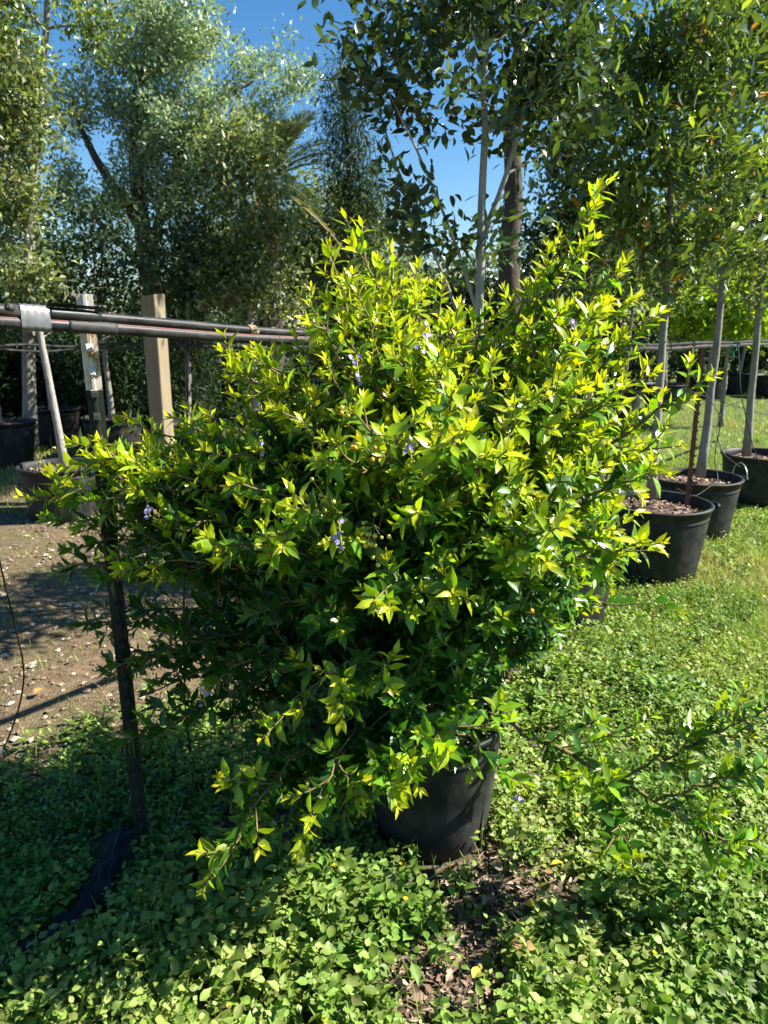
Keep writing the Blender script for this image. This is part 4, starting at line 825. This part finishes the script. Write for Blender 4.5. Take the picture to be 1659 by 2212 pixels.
# plants: each stem carries two or three opposite pairs
WEED_ = [((.62, .3, .3), (.70, .2, .45), (.56, .45, .2), (.66, .15, .15)), ]
WEED = [leaf_proto(6, 3, w, f, c, 1.0, .02, .05) for w, f, c in WEED_[0]]; WEED2 = [leaf_proto(3, 3, w, f, c, 1.0) for w, f, c in WEED_[0]]
sel = rg.random(len(x)) < .36; x, y = x[sel], y[sel]; m = len(x)
h = .015+.11*rg.random(m)**1.3*(.25+1.2*vnoise(x, y, 3.5)); az = rg.random(m)*2*PI; gz0 = gz(x, y); P, D, N, L, A = [], [], [], [], []
for pair in range(3):
    kk = rg.random(m) < (1, .8, .45)[pair]
    for sg in (0, PI):
        a = az+pair*PI/2+sg+rg.normal(size=m)*.35; o = np.stack([np.cos(a), np.sin(a), np.zeros(m)], -1); tl = rg.normal(size=m)*.42+(.42, .1, -.1)[pair]
        P.append((np.stack([x, y, gz0+h*(1, .68, .4)[pair]], -1)+o*.004)[kk]); D.append((o+np.stack([0*x, 0*x, tl], -1))[kk]); N.append((np.array([0, 0, 1.])+rg.normal(size=(m, 3))*.42-o*.15)[kk]); L.append((.0285*(.45+1.0*rg.random(m)**1.4+np.where(rg.random(m) < .03, .5, 0))*(.72, 1, 1.05)[pair]*(.6+.9*vnoise(x+2, y, 2.3)))[kk]); A.append((np.clip(.45+.35*(vnoise(x, y+7, 2.2)-.5)*2+rg.normal(size=m)*.15+(.18, 0, -.1)[pair], 0, 1))[kk])
P, D, N, L, A = (np.concatenate(q) for q in (P, D, N, L, A)); print('cover leaves', len(P))
mb = MB(); nr_ = P[:, 1] < 1.75; scatter(mb, WEED, P[nr_], D[nr_], N[nr_], L[nr_], None, A[nr_]); nr_ = ~nr_; scatter(mb, WEED2, P[nr_], D[nr_], N[nr_], L[nr_], None, A[nr_])
tag(mb.build('ground_cover', M['weed']), 'low leafy green weeds carpeting the ground round the shrub pot', kind='stuff')
# weed stems
mb = MB(); sel = rg.choice(m, min(m, 5000), False); scatter(mb, LNEED, np.stack([x, y, gz0], -1)[sel], np.stack([rg.normal(size=len(sel))*.25, rg.normal(size=len(sel))*.25, np.ones(len(sel))], -1), rg.normal(size=(len(sel), 3)), h[sel]*1.1, .5, .8)
tag(mb.build('weed_stems', M['weed']), 'thin stems of the low green weeds', kind='stuff')
mb = MB(); sel = rg.choice(m, 90, False)
for q in sel:
    c = np.array([x[q], y[q], gz0[q]+h[q]+.012]); th = np.arange(6)*PI/3; dd = np.stack([np.cos(th), np.sin(th), .3+0*th], -1); scatter(mb, [PETAL], np.repeat(c[None], 6, 0), dd, np.repeat([[0, 0, 1.]], 6, 0), .007, None, .5)
tag(mb.build('weed_flowers', M['yellow_flower']), 'tiny yellow flowers dotted over the low green weeds', kind='stuff')
# grass
def blades(mb, x, y, h, w, A, lean=.45):
    n = len(x); az = rg.random(n)*2*PI; o = np.stack([np.cos(az), np.sin(az), 0*az], -1); sd_ = np.stack([-np.sin(az), np.cos(az), 0*az], -1); b = np.stack([x, y, gz(x, y)-.003], -1)
    ln = (lean*np.abs(rg.normal(size=n)))[:, None]*h[:, None]; mid = b+np.array([0, 0, .6])*h[:, None]+o*ln*.35; tip = b+np.stack([0*h, 0*h, h*.95], -1)+o*ln
    V = np.stack([b-sd_*w[:, None]/2, b+sd_*w[:, None]/2, mid+sd_*w[:, None]*.38, mid-sd_*w[:, None]*.38, tip], 1).reshape(-1, 3); k = np.arange(n)[:, None]*5
    mb.add(V, [k+np.array([0, 1, 2, 3]), k+np.array([3, 2, 4])], np.tile([[0, 0], [1, 0], [1, .6], [0, .6], [.5, 1]], (n, 1)), age=np.repeat(A, 5), rnd=np.repeat(rg.random(n), 5))
mb = MB()
def sand_f(x, y): return np.maximum(np.clip((x-.62*y+1.1*vnoise(x, y, 1.0)+1.75)/.5, 0, 1), np.clip((y-5.8)/1.5, 0, .5))
for n, y0, y1, hx, hh_, ww in ((30000, 1.0, 2.4, .7, .055, .0026), (130000, 2.2, 5.2, .72, .045, .0032), (90000, 4.6, 9.5, .70, .05, .006), (70000, 8.5, 24, .66, .07, .014)):
    y = y0+(y1-y0)*rg.random(n)**.8; x = (rg.random(n)*2-1)*(hx*y+.3); d = sand_f(x, y)*np.clip(.15+1.6*vnoise(x+1, y+3, .9), 0, 1)*np.where(y < 4.2, np.clip((y-(3.1-(x-.55)*.8))/.8, .12, 1), 1)
    d = np.where((y > 7.4) & (y < 8.6) & (x > 1), d*.35, d); d = np.maximum(d*.9, .03)
    k = (rg.random(n) < d) & clear_pots(x, y); x, y = x[k], y[k]; n = len(x)
    tall = np.where(rg.random(n) < .06, 2.0, 1.0); blades(mb, x, y, hh_*rg.uniform(.5, 1.3, n)*tall, ww*rg.uniform(.7, 1.3, n), np.clip(.35+.5*vnoise(x, y, .7)+rg.normal(size=n)*.15+np.where(vnoise(x+8, y, 1.3) < .3, .35, 0), 0, 1), .7)
tag(mb.build('grass', M['grass']), 'sunlit short green lawn grass round the pots', kind='stuff')
CLO = [leaf_proto(2, 3, .75, .2, .2), leaf_proto(2, 3, .6, .35, .3)]
n = 60000; y = 2.4+4.6*rg.random(n)**.75; x = .25+(.62*y+.1)*rg.random(n); d = np.clip((vnoise(x+4, y+9, 1.1)-.32)/.2, 0, 1)*np.clip((x-.42*(y-2.0)+.1)/.3, 0, 1)
k = (rg.random(n) < d) & clear_pots(x, y); x, y = x[k], y[k]; n = len(x); a = rg.random(n)*6.28
mb = MB(); scatter(mb, CLO, np.stack([x, y, gz(x, y)+.008+.03*rg.random(n)], -1), np.stack([np.cos(a), np.sin(a), rg.normal(size=n)*.35+.1], -1), np.c_[rg.normal(size=(n, 2))*.35, np.ones(n)], .020*rg.uniform(.6, 1.4, n), None, np.clip(.5+.3*rg.normal(size=n), 0, 1))
tag(mb.build('clover', M['grass']), 'small leaved bright clover patches in the right lawn', kind='stuff')
# gravel
n = 7000; y = 2.4+4.6*rg.random(n)**.8; x = -.1-(.62*y+.5)*rg.random(n)+.35*(y-2.4); k = (sand_f(x, y) < .6) & clear_pots(x, y); x, y = x[k], y[k]
mb = MB(); r = .0028+.014*rg.random(len(x))**4*(1+.3*y/3)
t_ = (1+5**.5)/2; OV = np.array([[1, 0, 0], [-1, 0, 0], [0, 1, 0], [0, -1, 0], [0, 0, 1], [0, 0, -1], [.7, .7, .3], [-.7, .6, .2], [.6, -.7, .25], [-.65, -.7, .3]])
OF = np.array([[4, 0, 6], [4, 6, 2], [4, 2, 7], [4, 7, 1], [4, 1, 9], [4, 9, 3], [4, 3, 8], [4, 8, 0], [5, 6, 0], [5, 2, 6], [5, 7, 2], [5, 1, 7], [5, 9, 1], [5, 3, 9], [5, 8, 3], [5, 0, 8]])
V = OV[None]*(r[:, None]*np.array([1, 1, .6])[None]*1)[:, None, :]*rg.uniform(.7, 1.3, (len(x), 10, 1)); a = rg.random(len(x))*6.28
V = np.stack([V[..., 0]*np.cos(a)[:, None]-V[..., 1]*np.sin(a)[:, None]*1.0, V[..., 0]*np.sin(a)[:, None]+V[..., 1]*np.cos(a)[:, None], V[..., 2]], -1)+np.stack([x, y, gz(x, y)+r*.25], -1)[:, None]
mb.add(V.reshape(-1, 3), [(OF[None]+(np.arange(len(x))*10)[:, None, None]).reshape(-1, 3)], rnd=np.repeat(rg.random(len(x)), 10))
tag(mb.build('gravel', M['pebble'], smooth=False), 'pale pebbles strewn over the sandy path', kind='stuff')
# bark and leaf litter
n = 9000; y = 1.0+(rg.random(n)**.9)*5.0; x = (rg.random(n)*2-1)*(.62*y+.3); w = np.where(soil_patch(x, y) < 1.1, 1, np.where(sand_f(x, y) < .5, .35, .16)); k = (rg.random(n) < w) & clear_pots(x, y); x, y = x[k], y[k]
# extra litter in the bare patches
for s_ in (s1, s2, s3):
    x = np.concatenate([x, s_[0]+rg.normal(size=700)*.11]); y = np.concatenate([y, s_[1]+rg.normal(size=700)*.09])
k = clear_pots(x, y, .01); x, y = x[k], y[k]; n = len(x)
mb = MB(); scatter(mb, [leaf_proto(2, 3, .5, .4, .5), leaf_proto(2, 3, .22, .2, .2), leaf_proto(2, 3, .14, .1, .1)], np.stack([x, y, gz(x, y)+.006+.01*rg.random(n)], -1), np.c_[rg.normal(size=(n, 2)), rg.normal(size=n)*.18], np.c_[rg.normal(size=(n, 2))*.35, np.ones(n)], .012+.035*rg.random(n)**2)
tag(mb.build('litter', M['mulch']), 'brown bark chips and dry leaf litter on bare soil', kind='stuff')
# single fallen leaves that stand out
FL = leaf_proto(5, 5, .55, .35, .5, 1.2, .04)
for px, py, a, ln, lab in ((95, 1337, .45, .085, 'orange brown fallen leaf lying on the sunlit sandy path'), (75, 1520, .3, .06, 'brown fallen leaf in the shade of the sandy path'), (390, 1565, .85, .06, 'yellow leaf hanging low behind the metal post'), (1190, 1965, .35, .06, 'brown curled leaf among weeds right of the pot'), (1212, 1925, 1., .04, 'yellow fallen leaf among weeds right of the pot'), (1130, 2010, 1., .04, 'yellow fallen leaf on the bare soil patch'), (1018, 2190, .9, .04, 'small yellow leaf at the bottom on bare soil'), (1100, 2100, .45, .07, 'pale brown strap leaf lying across bare soil'), (1652, 1300, .6, .05, 'orange fallen leaf on grass at the right edge'), (1420, 1420, .2, .05, 'dark brown fallen leaf on the right grass')):
    g = gnd(px, py); mb = MB(); th = random.random()*6.28
    mb.add(FL['V']*ln, [FL['T'], FL['Q']], FL['uv'], age=a, rnd=.6); o = mb.build('fallen_leaf', M['dead']); o.location = (g[0], g[1], gz(g[0], g[1])+.03+(.05 if py > 1900 else 0)); o.rotation_euler = (.25, .2, th); tag(o, lab, 'leaf', 'fallen leaves')
